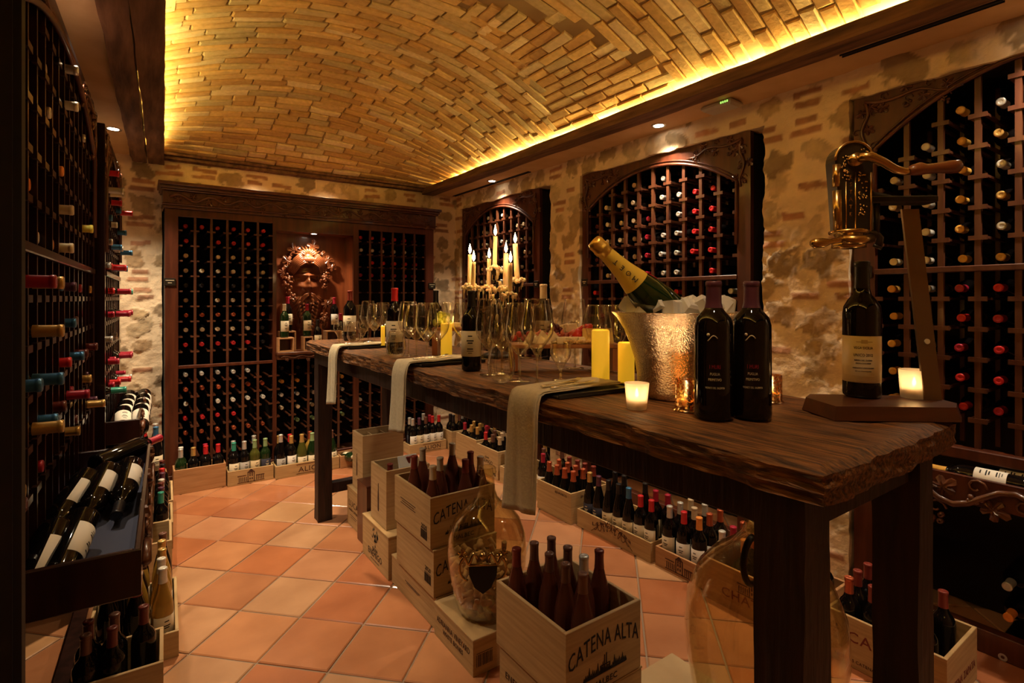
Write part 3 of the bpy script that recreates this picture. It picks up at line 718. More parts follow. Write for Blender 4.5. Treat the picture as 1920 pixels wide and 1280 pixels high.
# ================================================================ BACK CABINET
YF = 4.62
def bx(px_): return at_y(px_, 560, YF).x
X0, X1 = bx(309), bx(812)
ct = thing('wine_cabinet', 'wide mahogany wine cabinet with carved cornice filling the back wall', 'wine cabinet', (0, 0, 0))
secL = (bx(334), bx(511)); nich = (bx(518), bx(662)); secR = (bx(672), bx(797))
ZT = 2.04; ZO = 1.985; ZR = .876
mb = MB()
mb.cbox(X0, secL[0], YF-.01, YF+.02, 0, ZT); mb.cbox(secL[1], nich[0], YF-.01, YF+.02, 0, ZT); mb.cbox(nich[1], secR[0], YF-.01, YF+.02, 0, ZT); mb.cbox(secR[1], X1, YF-.01, YF+.02, 0, ZT)
for a, b in (secL, secR): mb.cbox(a, b, YF-.008, YF+.018, ZO, ZT); mb.cbox(a, b, YF-.004, YF+.018, ZR-.012, ZR+.012)
mb.cbox(nich[0], nich[1], YF-.008, YF+.018, 1.93, ZT)
mb.cbox(X0, X1, YF-.012, YF+.02, .0, .09)
part('frame', mb, M['mahog'], ct)
mb = MB()
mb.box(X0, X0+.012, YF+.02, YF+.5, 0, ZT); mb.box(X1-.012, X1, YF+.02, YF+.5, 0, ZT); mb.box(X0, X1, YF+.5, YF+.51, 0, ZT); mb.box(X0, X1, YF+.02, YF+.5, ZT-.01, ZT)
part('carcass', mb, M['darkin'], ct)
# cornice: stepped moulding
mb = MB()
for (o_, z0, z1) in [(.02, 2.04, 2.062), (.035, 2.062, 2.072), (.022, 2.072, 2.165), (.05, 2.165, 2.178), (.065, 2.178, 2.198), (.085, 2.198, 2.222)]:
    mb.cbox(X0-o_*.5, X1+o_*.5, YF-.012-o_, YF+.24, z0, z1, .003)
cn = part('cornice', mb, M['mahog'], ct)
mb = MB(); n = 70; pts = [(X0+.03+(X1-X0-.06)*i/n, 2.118+.022*math.sin(i*.9)) for i in range(n+1)]
vine(mb, pts, .0105, YF-.036, seed=2, berries=0); part('cornice_carving', mb, M['carve'], cn)
rzU = [1.93-.1123*k-.045 for k in range(0, 9)]; rzL = [.805-.1105*k-.045 for k in range(0, 6)]
def lattice(a, b, nc, zs, zt, zb, nm):
    mb = MB(); pit = (b-a)/nc
    for i in range(nc+1):
        xb = a+i*pit
        if 0 < i < nc: mb.box(xb-.0085, xb+.0085, YF+.0, YF+.016, zb, zt)
        for z in zs:
            l_, r_ = (xb-.028 if i else xb), (xb+.028 if i < nc else xb)
            mb.box(l_, r_, YF+.004, YF+.014, z-.006, z+.006)
            if i: mb.box(xb-.027, xb-.013, YF+.014, YF+.28, z-.004, z+.004)
            if i < nc: mb.box(xb+.013, xb+.027, YF+.014, YF+.28, z-.004, z+.004)
    part('lattice', mb, M['slat'], ct); return pit
pL = lattice(*secL, 6, rzU, ZO, ZR, 'a'); lattice(*secL, 6, rzL, ZR, .1, 'b'); pR = lattice(*secR, 6, rzU, ZO, ZR, 'c'); lattice(*secR, 6, rzL, ZR, .1, 'd')
pN = lattice(*nich, 5, rzL, .89, .1, 'e')
# niche box, shelf and its carved edge
mb = MB(); mb.box(nich[0]-.004, nich[1]+.004, YF+.235, YF+.25, .93, 1.95); mb.box(nich[0]-.012, nich[0], YF+.02, YF+.24, .93, 1.95); mb.box(nich[1], nich[1]+.012, YF+.02, YF+.24, .93, 1.95); mb.box(nich[0], nich[1], YF+.02, YF+.24, 1.935, 1.95)
part('niche_panel', mb, M['nicheback'], ct)
mb = MB(); mb.cbox(nich[0]-.01, nich[1]+.01, YF-.09, YF+.235, .930, .952); mb.cbox(nich[0]-.004, nich[1]+.004, YF-.075, YF+.02, .893, .930)
sh = part('niche_shelf', mb, M['carve'], ct)
mb = MB(); vine(mb, [(nich[0]+.02+i*.026, .912+.008*math.sin(i*1.3)) for i in range(22)], .006, YF-.078, seed=6, berries=0); part('shelf_carving', mb, M['carve'], sh)
for xx, nm in ((X0+.03, 'l'), (X1-.02, 'r')):
    mb = MB(); mb.cbox(xx-.035, xx+.035, YF-.020, YF-.011, 1.475, 1.53, .002); pq = part('plaque', mb, M['bronze'], ct)
    mb = MB(); mb.box(xx-.027, xx+.027, YF-.0206, YF-.0200, 1.512, 1.516); mb.box(xx-.012, xx+.012, YF-.0206, YF-.02, 1.494, 1.498); part('plaque_lettering', mb, M['cap_cream'], pq)
lamp('niche_spot', 'SPOT', ((nich[0]+nich[1])/2-.02, YF-.0, 1.925), 24, (1, .80, .55), (R(14), 0, 0), spot_size=R(115), spot_blend=.7, shadow_soft_size=.02)
t = thing('downlight', 'small round downlight in the top of the carved-head niche', 'light', ((nich[0]+nich[1])/2, YF+.07, 1.934))
mb = MB(); mb.lathe([(.024, 0), (.024, -.004), (.034, -.005), (.035, 0)], 20, False, False); part('rim', mb, M['steel'], t)
mb = MB(); mb.lathe([(.024, -.003), (.023, -.001)], 20); part('lens', mb, M['lampface'], t)
Mi = T3((0, YF, 0))
rowcapL = ['red', 'red', 'cream', 'cream', 'black', 'tan', 'copper', 'tan', 'red']
def backfill(a, pit, nc, z0s, caps, sec, part_, drop=.06, outr=(-.11, -.08)):
    for i in range(nc):
        for k, z in enumerate(z0s):
            cap = caps(i, k)
            if cap is None or random.random() < drop: continue
            rack_bottle(Mi, a+pit*(i+.5)+random.uniform(-.003, .003), z, random.uniform(*outr), cap,
                        '', None, far=True)
zU = [z+.045 for z in rzU]; zL = [z+.045 for z in rzL]
backfill(secL[0], pL, 6, zU, lambda i, k: (rowcapL[k] if not (k in (7, 8) and i > 4) else 'black'), 'left bay', 'upper')
backfill(secL[0], pL, 6, zL[:5], lambda i, k: ['silver', 'copper', 'white', 'red', 'copper'][k] if not (k == 3 and i > 3) else None, 'left bay', 'lower', .1)
backfill(nich[0], pN, 5, zL[:5], lambda i, k: ['black', 'amber', 'silver', 'tan', 'green'][k], 'middle bay', 'lower', .12)
backfill(secR[0], pR, 6, zU[:4], lambda i, k: ['red', 'silver', 'red', 'crimson'][k], 'right bay', 'upper', .05)
backfill(secR[0], pR, 6, zL[:5], lambda i, k: ['amber', 'silver', 'brown', 'white', None][k], 'right bay', 'lower', .35)
# ================================================================ LEFT RACKS (wall turned about two degrees)
RL = R(90-2.06)
rowsL = [1.5+.12*k for k in range(-5, 7) if k != 0]
tD = arched_rack((-.27+.036*1.42, 1.42, 0), RL, 1.64, .06, .06, 2.25, 2.0, 2.19, 14, [1.5], rowsL, 'tall arched wine rack at the far left edge, the nearest one', depth=.33, plaque=[.03], bw=.006, latm='shademahog', frm='shademahog')
tE = arched_rack((-.24+.036*3.10, 3.10, 0), RL, 1.02, .05, .05, 2.19, 1.95, 2.13, 9, [1.5], rowsL, 'arched wine rack at left, the farther one beside the stone wall', depth=.33, bw=.006, latm='shademahog', frm='shademahog')
mb = MB(); mb.cbox(.0, .03, -.004, .33, 0, 2.19); part('side_panel', mb, M['shademahog'], tE[0])
def leftfill(rk, nm, spec):
    t, Mx, x0, pit, arch = rk
    for (ci, k, cap, out) in spec:
        z = 1.5+.12*k+.04
        if z > arch((ci+.5)*pit/(pit*14 if nm[0] == 'n' else pit*9))-.04: continue
        up = k >= 0
        rack_bottle(Mx, x0+pit*(ci+.5), z, out, cap, f"{CN[cap]}-capped bottle in {nm} left rack, {ORD[ci]} column, {ORD[k] if up else ORD[-k-1]} row {'above' if up else 'below'} the rail", 'bottles in the '+nm+' left rack', kind='bordeaux', far=(nm == 'farther'))
rs = random.Random(21); spec = []
palU = ['silver', 'white', 'cream', 'orange', 'yellow', 'gold', 'silver', 'maroon', 'copper', 'tan']; palL = ['crimson', 'gold', 'blue', 'maroon', 'red', 'crimson', 'purple', 'gold']
for ci in range(14):
    for k in range(0, 6):
        if rs.random() < .34: spec.append((ci, k, rs.choice(palU), rs.choice([-.03, -.01, .0, .025])))
    for k in range(-6, 0):
        if rs.random() < .33: spec.append((ci, k, rs.choice(palL), rs.choice([.0, .02, .03, .055])))
leftfill(tD, 'nearest', spec)
spec = []
for ci in range(9):
    for k in range(0, 5):
        if rs.random() < .4: spec.append((ci, k, rs.choice(['gold', 'red', 'silver', 'cream', 'blue']), rs.choice([.02, .04, .07])))
    for k in range(-5, 0):
        if rs.random() < .45: spec.append((ci, k, rs.choice(['crimson', 'red', 'silver', 'teal', 'crimson']), rs.choice([.02, .04, .08])))
leftfill(tE, 'farther', spec)
# drawers pulled out of the left racks
def drawer(rk, x0, x1, out, zr, h, parent_label):
    t, Mx = rk[0], rk[1]; mb = MB(); w_ = .014
    mb.cbox(x0, x1, -out, -out+w_, zr-h, zr); mb.cbox(x0, x0+w_, -out+w_, .02, zr-h, zr); mb.cbox(x1-w_, x1, -out+w_, .02, zr-h, zr); mb.box(x0+w_, x1-w_, -out+w_, .02, zr-h, zr-h+.008)
    d = part('drawer', mb, M['shademahog'], t)
    mb = MB(); vine(mb, [(x0+.05+i*(x1-x0-.1)/20, zr-h/2+.022*math.sin(i*1.2)) for i in range(21)], .011, -out-.003, seed=8); part('drawer_carving', mb, M['carve'], d)
    mb = MB(); mb.add([(x0+w_, -out+w_, zr-h+.010), (x1-w_, -out+w_, zr-h+.04), (x1-w_, .0, zr-h+.04), (x0+w_, .0, zr-h+.010)], [(0, 1, 2, 3)], False); part('cloth_lining', mb, M['blue'], d)
    return d
# near drawer: world target Y 1.54..2.59, front at X ~ 0
drawer(tD, .10, 1.18, .222, .80, .11, 'near')
drawer(tE, .05, 1.0, .135, .80, .11, 'far')
def lie(px0, py0, z0, px1, py1, z1, kind, cap, lab, label, group, roll=0, glass='black'):
    a = at_z(px0, py0, z0); b = at_z(px1, py1, z1); d = (b-a).normalized(); h = PROF[kind][2]
    q = d.to_track_quat('Z', 'Y').to_matrix().to_4x4(); return bottle(kind, T3(a) @ q @ RZ(roll), glass, cap, lab, label, group)
gD = 'bottles in the near left drawer'
for i, (p, lab) in enumerate([((246, 872, .815, 216, 975, .742), 'bottle with cream label lying nearest the front of the near left drawer'),
                              ((204, 882, .815, 152, 985, .742), 'bottle with cream label lying in the middle of the near left drawer, upper tier'),
                              ((165, 892, .815, 104, 980, .742), 'bottle with cream label lying at the rack side of the near left drawer, upper tier'),
                              ((158, 968, .795, 112, 1072, .725), 'bottle with cream label lying lowest in the near left drawer, lower tier'),
                              ((108, 985, .795, 66, 1078, .725), 'bottle lying in the lower tier beside the rack in the near left drawer'),
                              ((178, 872, .775, 258, 838, .79), 'bottle lying crosswise at the back of the near left drawer')]):
    lie(*p, 'bordeaux', ['black', 'black', 'black', 'black', 'black', 'crimson'][i], 'white', lab, gD, roll=R(90) if i < 5 else R(60))
k = 0
for r_ in range(4):
    for c_ in range(2):
        y_ = 3.32+r_*.19; x_ = -.055+c_*.075+.036*(y_-3.3)
        m = T3((x_-.01, y_+.20, .785)) @ RX(R(90+22)) @ RZ(R(165))
        bottle('bordeaux', m, 'black', 'black', 'white', f'white-labelled bottle lying in the far left drawer, {ORD[r_]} row from the viewer, {"rack side" if c_ == 0 else "front side"}', 'bottles in the far left drawer')
# ================================================================ CRATES
def crate(label, x0, x1, y0, y1, z0, z1, rot=0, m='pine', lid=False, front=None, left=None, group=None, wall=.012, extra=None, cat='crate'):
    """axis aligned crate; rot about its near-left corner. front = -y face, left = -x face: list of (kind, args)"""
    t = thing('wooden_crate', label, cat, (x0, y0, z0), rot, group); W, D, Hh = x1-x0, y1-y0, z1-z0
    mm = M[m]; mb = MB(); mb.cbox(0, W, 0, wall, 0, Hh, .0015); part('end_panel', mb, mm, t)
    mb = MB(); mb.cbox(0, W, D-wall, D, 0, Hh, .0015); part('end_panel', mb, mm, t)
    mb = MB(); mb.cbox(0, wall, wall, D-wall, 0, Hh, .0015); part('side_panel', mb, mm, t)
    mb = MB(); mb.cbox(W-wall, W, wall, D-wall, 0, Hh, .0015); part('side_panel', mb, mm, t)
    mb = MB(); mb.box(wall, W-wall, wall, D-wall, 0, .008); part('base_panel', mb, mm, t)
    if lid:
        mb = MB(); mb.cbox(-.002, W+.002, -.002, D+.002, Hh-.0005, Hh+.009, .002); part('lid', mb, mm, t)
    for face, items in (('f', front or []), ('l', left or [])):
        Mf = T3((0, -.0008, 0)) if face == 'f' else T3((-.0008, D, 0)) @ RZ(R(-90))
        L_ = W if face == 'f' else D
        for it in items:
            if it[0] == 'text':
                _, s, u, v, size, ink, arc, wd = it
                me = text_mesh(s, size, M[ink], arc=arc, width=wd)
                o = link('lettering', me, t); o.matrix_local = Mf @ T3((u*L_, 0, v*Hh))
            else:
                mb = MB(); mb.push(Mf @ T3((it[1]*L_, 0, it[2]*Hh))); emblem(mb, it[0], it[3]); part('emblem', mb, M[it[4]], t)
    return t
def emblem(mb, kind, s):
    rg = random.Random(kind+str(s)); q = lambda x0, x1, z0, z1: mb.box(x0*s, x1*s, -.0006, .0004, z0*s, z1*s)
    if kind == 'castle':                             # low manor with a middle tower between two roof lines
        q(-1, 1, .02, .06); q(-1, -.35, .55, .60); q(.35, 1, .45, .50)
        for i in range(5):
            for x in (-.9+i*.13, .38+i*.13): q(x, x+.05, .1, .45)
        q(-.26, -.2, 0, .8); q(.2, .26, 0, .8); q(-.26, .26, .78, .84)
        for z in (.2, .45, .62): q(-.12, -.04, z, z+.14); q(.04, .12, z, z+.14)
        mb.prism([(-.2*s, .86*s), (.2*s, .86*s), (0, 1.05*s)], -.0006, .0004)
    elif kind == 'house':
        q(-1.2, 1.2, .0, .03)
        for i in range(26):
            x = -1.2+i*.092; h_ = .15+.35*rg.random(); mb.prism([(x*s, .02*s), ((x+.13)*s, .02*s), ((x+.065)*s, h_*s)], -.0006, .0004)
        q(-.28, .28, .3, .33); q(-.28, -.22, .02, .3); q(.22, .28, .02, .3); q(-.06, -.02, .02, .7); q(.05, .09, .02, .75); q(-.2, -.12, .08, .25); q(.12, .18, .08, .25)
    elif kind == 'scroll':
        for sg in (-1, 1):
            for k in range(5):
                pts = [(sg*(.1+.16*k+.1*math.cos(a)), -.001, (.35-.1*k*.5+.16*math.sin(a*1.0+k))) for a in [j*.45 for j in range(11)]]
                mb.tube([(p[0]*s, 0, p[2]*s) for p in pts], .010*s, 4)
        mb.tube([(-s, 0, -.1*s), (-.5*s, 0, .3*s), (0, 0, .5*s), (.5*s, 0, .3*s), (s, 0, -.1*s)], .007*s, 4)
    elif kind == 'crest':
        for k in range(24):
            a = rg.uniform(0, 6.28); r_ = rg.uniform(0, .5); x, z = r_*math.cos(a), .5+r_*math.sin(a)*1.1
            mb.prism([(x*s, z*s), ((x+.16)*s, (z+.02)*s), ((x+.05)*s, (z+.17)*s)], -.0006, .0004)
    elif kind == 'bottlemark':
        mb.prism([(x*s, z*s) for x, z in [(-.10, 0), (.10, 0), (.13, .2), (.11, .9), (.16, 1.2), (.09, 1.7), (.05, 2.1), (.05, 2.6), (-.05, 2.6), (-.05, 2.1), (-.10, 1.7), (-.15, 1.2), (-.12, .9), (-.14, .2)]], -.0006, .0004)
    elif kind == 'barcode':
        for k in range(11): x = -.5+k*.095; q(x, x+.02+.03*rg.random(), 0, .62)
        q(-.5, .5, .68, .70)
    elif kind == 'rule': q(-1, 1, 0, .03)
    elif kind == 'diamond':
        for k in range(4):
            a = math.pi/2*k; b = a+math.pi/2
            mb.tube([(math.cos(a)*s, 0, math.sin(a)*s), (math.cos(b)*s, 0, math.sin(b)*s)], .018*s, 4)
        q(-.12, .12, .1, .5); q(-.4, .35, -.1, -.06); q(-.35, .3, -.25, -.21)
def lines(u, v, n, L_, ink='ink', s0=.05): return [('rule', u, v-i*.05, L_*(1-.2*(i % 2)), ink) for i in range(n)]
ST = []
def std(xs, ys, z, kinds, place, group, jit=.006):
    """bottles standing in a grid; kinds: function (i, j) -> (kind, glass, cap, label) or None; i runs along the row, j back from the viewer"""
    for j, y in enumerate(ys):
        for i, x in enumerate(xs):
            kd = kinds(i, j)
            if not kd: continue
            kind, gl, cp_, lb = kd[:4]; til = kd[4] if len(kd) > 4 else 0
            nm = CN.get(cp_, 'bare')
            ST.append(stand(x+random.uniform(-jit, jit), y+random.uniform(-jit, jit), z, kind, gl, cp_, lb, f"{nm}-capped bottle standing in {place(i, j)}", group, tilt=til, tdir=random.random()*6))
# stack under the table -------------------------------------------------
txt = lambda s, u, v, size, ink='ink', arc=0, wd=None: ('text', s, u, v, size, ink, arc, wd)
crate('small pine crate lettered LUCA on the floor beside the far table leg', 1.06, 1.34, 3.06, 3.285, 0, .225, lid=True, left=[txt('LUCA', .5, .55, .05, 'ink', 0, .16), txt('LAURA CATENA', .5, .42, .02, 'ink', 0, .17)]+lines(.5, .3, 2, .06))
C1 = crate('upright six-bottle pine crate standing on the LUCA crate', 1.08, 1.335, 3.068, 3.25, .235, .575, left=[('bottlemark', .45, .25, .05, 'ink')], m='pine2')
mb = MB(); mb.box(.085, .09, .012, .17, .05, .32); mb.box(.165, .17, .012, .17, .05, .32); part('divider', mb, M['pine'], C1)
std([1.128, 1.207, 1.284], [3.16], .243, lambda i, j: ('bordeaux', 'black', 'maroon', None), lambda i, j: f'the upright crate on the LUCA crate, {ORD[i]} from left', 'bottles in the upright six-bottle crate', .0)
crate('dark stained box standing between the pine crates under the table', 1.035, 1.26, 2.875, 3.03, 0, .335, m='mahog', lid=True, cat='box')
crate('pine crate lettered GRAN ENEMIGO at the left of the stack', 1.004, 1.285, 2.488, 2.852, 0, .205, lid=True,
      left=[('crest', .5, .48, .085, 'inkb'), txt('GRAN', .5, .36, .026, 'inkb', 0, .07), txt('ENEMIGO', .5, .2, .045, 'inkb', 0, .19), ('rule', .5, .12, .06, 'inkb')], front=[('barcode', .3, .55, .05, 'inkb')])
C4 = crate('tall pale crate with a bottle mark standing on the GRAN ENEMIGO crate', 1.022, 1.262, 2.56, 2.775, .216, .512, m='pine2', left=[('bottlemark', .5, .22, .055, 'ink')], front=[txt('ENEMIGO', .6, .6, .05, 'ink', 0, .16)])
mb = MB(); mb.push(T3((.13, .10, .2)) @ RX(R(-18)) @ RZ(R(12))); mb.cbox(-.01, .11, 0, .006, 0, .125, .001); part('loose_panel', mb, M['cap_white'], C4)
std([1.075, 1.205], [2.64, 2.71], .224, lambda i, j: ('bordeaux', 'black', 'wine', None) if i == j else None, lambda i, j: ['the tall pale crate, left bottle', 'the tall pale crate, right bottle'][i], 'bottles in the tall pale crate', 0)
cat_front = lambda: [txt('CATENA ALTA', .5, .60, .07, 'inkb', 1.6, .29), ('house', .5, .22, .075, 'inkb'), txt('MALBEC', .5, .06, .026, 'inkb', 0, .10)]
crate('low pine crate on the floor under the two CATENA crates', 1.015, 1.33, 1.995, 2.47, 0, .128, lid=True, left=lines(.5, .6, 2, .08))
C6 = crate('closed pine crate marked C, second in the stack under the table', 1.004, 1.315, 2.0, 2.385, .138, .328, lid=True, left=[('barcode', .86, .22, .06, 'inkb'), txt('2020', .86, .48, .026, 'inkb'), ], front=cat_front())
C5 = crate('open CATENA ALTA crate of rose bottles, topmost of the stack', .994, 1.312, 2.01, 2.385, .338, .551, left=[('barcode', .84, .12, .06, 'inkb'), txt('2020', .84, .32, .026, 'inkb')]+lines(.4, .6, 3, .08), front=cat_front())
def rose(i, j):
    if (i, j) in ((1, 0), (2, 2)): return None
    return ('slim', 'rose', ['tan', 'wine', 'wine'][(i+j) % 3] if not (i == 1) else 'tan', None)
std([1.035, 1.115, 1.195, 1.275], [2.07, 2.16, 2.25, 2.34], .346, lambda i, j: rose(i, j) if (i+j) % 2 == 0 or j == 0 else None, lambda i, j: f'the upper CATENA ALTA crate, {ORD[j]} row back, {ORD[i]} from left', 'bottles in the upper CATENA ALTA crate', .003)
crate('long pine crate lettered ADRIANNA VINEYARD under the cork-filled demijohn', 1.0, 1.33, 1.675, 1.985, 0, .128, lid=True,
      left=[txt('ADRIANNA VINEYARD', .5, .55, .032, 'ink', 0, .26), txt('WHITE BONES', .5, .32, .026, 'ink', 0, .16)], front=[('barcode', .15, .25, .07, 'inkb'), txt('750ML', .6, .6, .02, 'inkb')])
crate('pine crate lying on the floor beneath the foremost CATENA ALTA crate', 1.0, 1.31, 1.155, 1.50, 0, .208, lid=True, left=[txt('ENEMIGO', .3, .6, .03, 'ink')])
C9 = crate('open foremost CATENA ALTA crate, large lettering, nearest the viewer', .991, 1.30, 1.150, 1.507, .219, .431, front=cat_front(), m='pine')
def ff(i, j):
    tab = {(0, 3): 'wine', (1, 3): 'brown', (2, 3): 'brown', (1, 2): 'brown', (3, 3): None, (2, 2): 'brown', (2, 1): 'silver', (3, 1): 'maroon', (1, 1): 'brown', (1, 0): 'brown', (0, 1): None}
    c_ = tab.get((i, j)); return ('slim', 'rose', c_, None) if c_ else None
std([1.035, 1.11, 1.185, 1.26], [1.205, 1.285, 1.37, 1.455], .227, ff, lambda i, j: f'the foremost CATENA ALTA crate, {ORD[j]} row back, {ORD[i]} from left', 'bottles in the foremost CATENA ALTA crate', .004)
crate('pale crate lid corner on the floor under the second demijohn', 1.31, 1.537, .62, 1.215, 0, .128, rot=R(0), m='pine2', lid=True)
# right wall row ----------------------------------------------------------
XB = 2.52
def wallcrate(label, xf, y0, y1, h, **k): return crate(label, xf, xf+k.pop('dx', .33), y0, y1, 0, h, **k)
wallcrate('long low pine crate with scrolled drawing in front of the stone pier', 2.19, 1.868, 2.437, .106, m='pine', left=[('scroll', .5, .3, .16, 'ink'), txt('La Rioja Alta', .5, .72, .03, 'ink', 1.2, .3)])
wallcrate('small pine crate with a castle drawing between two longer crates', 2.20, 1.548, 1.845, .100, m='pine3', left=[('castle', .5, .12, .085, 'ink')])
wallcrate('orange pine crate lettered CHATEAU partly behind the front table leg', 2.155, 1.03, 1.53, .186, m='pine3', dx=.30, left=[txt('CHATEAU', .5, .28, .055, 'inkred', 0, .30), ('castle', .5, .50, .075, 'ink')])
wallcrate('pine crate lettered NICOLAS CATENA between the two near table legs', 2.19, .622, 1.0, .187, dx=.31, m='pine',
          left=[txt('NICOLAS', .62, .74, .026, 'inkred', 0, .12), txt('CATENA', .52, .52, .055, 'inkred', 0, .24), ('diamond', .10, .68, .026, 'ink'), txt('NICOLAS CATENA ZAPATA', .35, .12, .016, 'ink', 0, .2), ('house', .72, .16, .04, 'inkred')],
          front=[txt('CATENA ZAPATA', .5, .3, .04, 'inkred', 0, .26)])
wallcrate('deep pine crate of copper-capped bottles beside the hanging napkin', 2.164, 2.465, 2.80, .189, m='pine', front=[txt('2015', .3, .8, .018, 'ink'), ('barcode', .2, .1, .03, 'ink')], left=[txt('BENMARCO', .72, .82, .02, 'ink')])
wallcrate('low pine crate mostly hidden behind the front napkin', 2.24, 2.86, 3.36, .120, m='pine2')
wallcrate('pine crate lettered GRAN ENEMIGO standing by the right wall', 2.24, 3.385, 3.70, .215, m='pine2', left=[txt('GRAN', .5, .62, .022, 'inkb', 0, .06), txt('ENEMIGO', .5, .45, .04, 'inkb', 0, .16), ('barcode', .85, .1, .03, 'inkb')], front=[('crest', .6, .45, .06, 'inkb')])
wallcrate('pale pine crate by the right wall, second from the far corner', 2.27, 3.75, 4.09, .22, m='pine2', left=[('barcode', .8, .15, .04, 'ink')])
# back wall row -----------------------------------------------------------
def backcrate(label, x0, x1, yf, h, **k): return crate(label, x0, x1, yf, yf+k.pop('dy', .155), 0, h, **k)
crate('tall pine crate with a bottle drawing in the far right corner', 2.34, 2.56, 4.30, 4.49, 0, .17, m='pine2', front=[('bottlemark', .7, .15, .022, 'ink')])
backcrate('pine crate lettered ALION behind the stack, right end of the back row', 1.965, 2.325, 4.375, .088, m='pine2', front=[txt('ALION', .6, .3, .05, 'ink', 0, .17), ('rule', .6, .16, .09, 'ink'), ('rule', .6, .82, .09, 'ink')])
backcrate('plain orange pine crate at the left end of the back row', .205, .532, 4.432, .172, m='pine3')
backcrate('pine crate with a castle drawing, second in the back row', .540, .852, 4.405, .108, m='pine', front=[('castle', .5, .1, .092, 'ink')])
backcrate('pine crate lettered ALION on the back row left of the table leg', .862, 1.345, 4.375, .098, m='pine', front=[txt('ALION', .54, .28, .055, 'ink', 0, .19), ('rule', .54, .14, .11, 'ink'), ('rule', .54, .86, .11, 'ink')])
backcrate('low pine crate of lying bottles right of the far table leg', 1.352, 1.80, 4.36, .098, m='pine3')
# left wall row (turned two degrees) -------------------------------------
rl = R(-2.06)
crate('pale crate nearest the viewer at the bottom left, dark bottles inside', -.180, .070, 2.13, 2.36, 0, .174, rot=R(-2), m='pine2')
crate('low pine crate of white wine bottles along the left wall', -.165, .130, 2.44, 2.92, 0, .10, rot=rl, m='pine2')
crate('short pine crate with red caps, third along the left wall', -.110, .140, 3.16, 3.46, 0, .18, rot=rl, m='pine2')
crate('pine crate of dark bottles, fourth along the left wall', -.098, .160, 3.50, 3.84, 0, .15, rot=rl, m='pine2')
crate('pine crate of dark bottles at the far end of the left wall', -.085, .178, 3.88, 4.30, 0, .15, rot=rl, m='pine2')
# ---- bottles in the wall crates
def g1(i, j):
    if j == 0: return [('slim', 'black', 'gold', 'dark'), ('slim', 'black', 'purple', 'dark'), ('slim', 'black', 'black', 'parch'), ('slim', 'black', 'black', 'parch'), ('slim', 'black', 'blue', 'parch'), ('bordeaux', 'black', 'red', 'cream'), ('bordeaux', 'black', 'red', 'cream')][i]
    return [None, ('slim', 'black', 'black', None), ('slim', 'black', 'black', None), None, ('slim', 'black', 'black', None), ('bordeaux', 'black', 'crimson', 'parch'), ('bordeaux', 'black', 'crimson', None)][i]
def wallrow(xf, ys, kinds, nm, group, xs=(.058, .145, .232), z=.008):
    for j, dx in enumerate(xs):
        for i, y in enumerate(ys):
            kd = kinds(i, j)
            if not kd: continue
            kind, gl, cp_, lb = kd
            stand(xf+dx+random.uniform(-.004, .004), y+random.uniform(-.003, .003), z, kind, gl, cp_, lb, f"{CN.get(cp_)}-capped bottle in {nm}, {['front', 'middle', 'back'][j]} row, {ORD[i]} from left", group, rot=R(-90)-math.pi*0+random.uniform(-.15, .25)-0*1)
wallrow(2.19, [2.385-.079*i for i in range(7)], lambda i, j: g1(i, j) if j < 2 else None, 'the long low crate', 'bottles in the long low crate', (.055, .19))
g2 = {(0, 0): ('bordeaux', 'black', 'silver', 'cream'), (1, 0): ('bordeaux', 'black', 'red', 'white'), (2, 0): ('bordeaux', 'black', 'orange', 'white'),
      (0, 1): ('bordeaux', 'black', 'silver', 'parch'), (1, 1): ('bordeaux', 'black', 'tan', None), (2, 1): ('bordeaux', 'black', 'copper', 'white'),
      (0, 2): ('bordeaux', 'black', 'tan', None), (1, 2): ('bordeaux', 'black', 'silver', None), (2, 2): ('bordeaux', 'black', 'copper', None)}
wallrow(2.20, [1.80-.088*i for i in range(3)], lambda i, j: g2.get((i, j)), 'the small castle crate', 'bottles in the small castle crate')
g3 = {(0, 0): ('bordeaux', 'black', 'silver', 'white'), (1, 0): ('bordeaux', 'black', 'orange', 'white'), (2, 0): ('bordeaux', 'black', 'orange', 'cream'), (3, 0): None, (4, 0): None}
wallrow(2.155, [1.465, 1.36, 1.27, 1.18, 1.10], lambda i, j: g3.get((i, j), ('bordeaux', 'black', ['copper', 'crimson', 'copper', 'orange'][(i+j) % 4], None)) if not (j == 0 and i > 2) and not (i > 2 and j == 1) else None, 'the CHATEAU crate', 'bottles in the CHATEAU crate')
wallrow(2.19, [.945, .865, .785, .70], lambda i, j: ('bordeaux', 'black', 'wine' if (i+j) % 3 else 'copper', None) if (i+j) != 4 else None, 'the NICOLAS CATENA crate', 'bottles in the NICOLAS CATENA crate')
wallrow(2.164, [2.745, 2.665, 2.585, 2.51], lambda i, j: ('burgundy', 'black', 'copper' if j < 2 else 'wine', None), 'the deep crate beside the napkin', 'bottles in the copper-capped crate')
wallrow(2.24, [3.31-.1*i for i in range(5)], lambda i, j: ('bordeaux', 'black', ['gold', 'brown', 'crimson'][(i*2+j) % 3], 'white' if j == 0 else None) if (i+j) % 2 == 0 else None, 'the low crate behind the napkin', 'bottles in the low hidden crate')
wallrow(2.24, [3.65, 3.55, 3.45], lambda i, j: ('bordeaux', 'black', ['red', 'brown', 'tan'][(i+j) % 3], None), 'the right-wall GRAN ENEMIGO crate', 'bottles in the right-wall GRAN ENEMIGO crate')
wallrow(2.27, [4.03, 3.93, 3.83], lambda i, j: ('bordeaux', 'black', ['crimson', 'gold', 'gold'][(i+j) % 3], None), 'the pale crate near the corner', 'bottles in the pale corner crate')
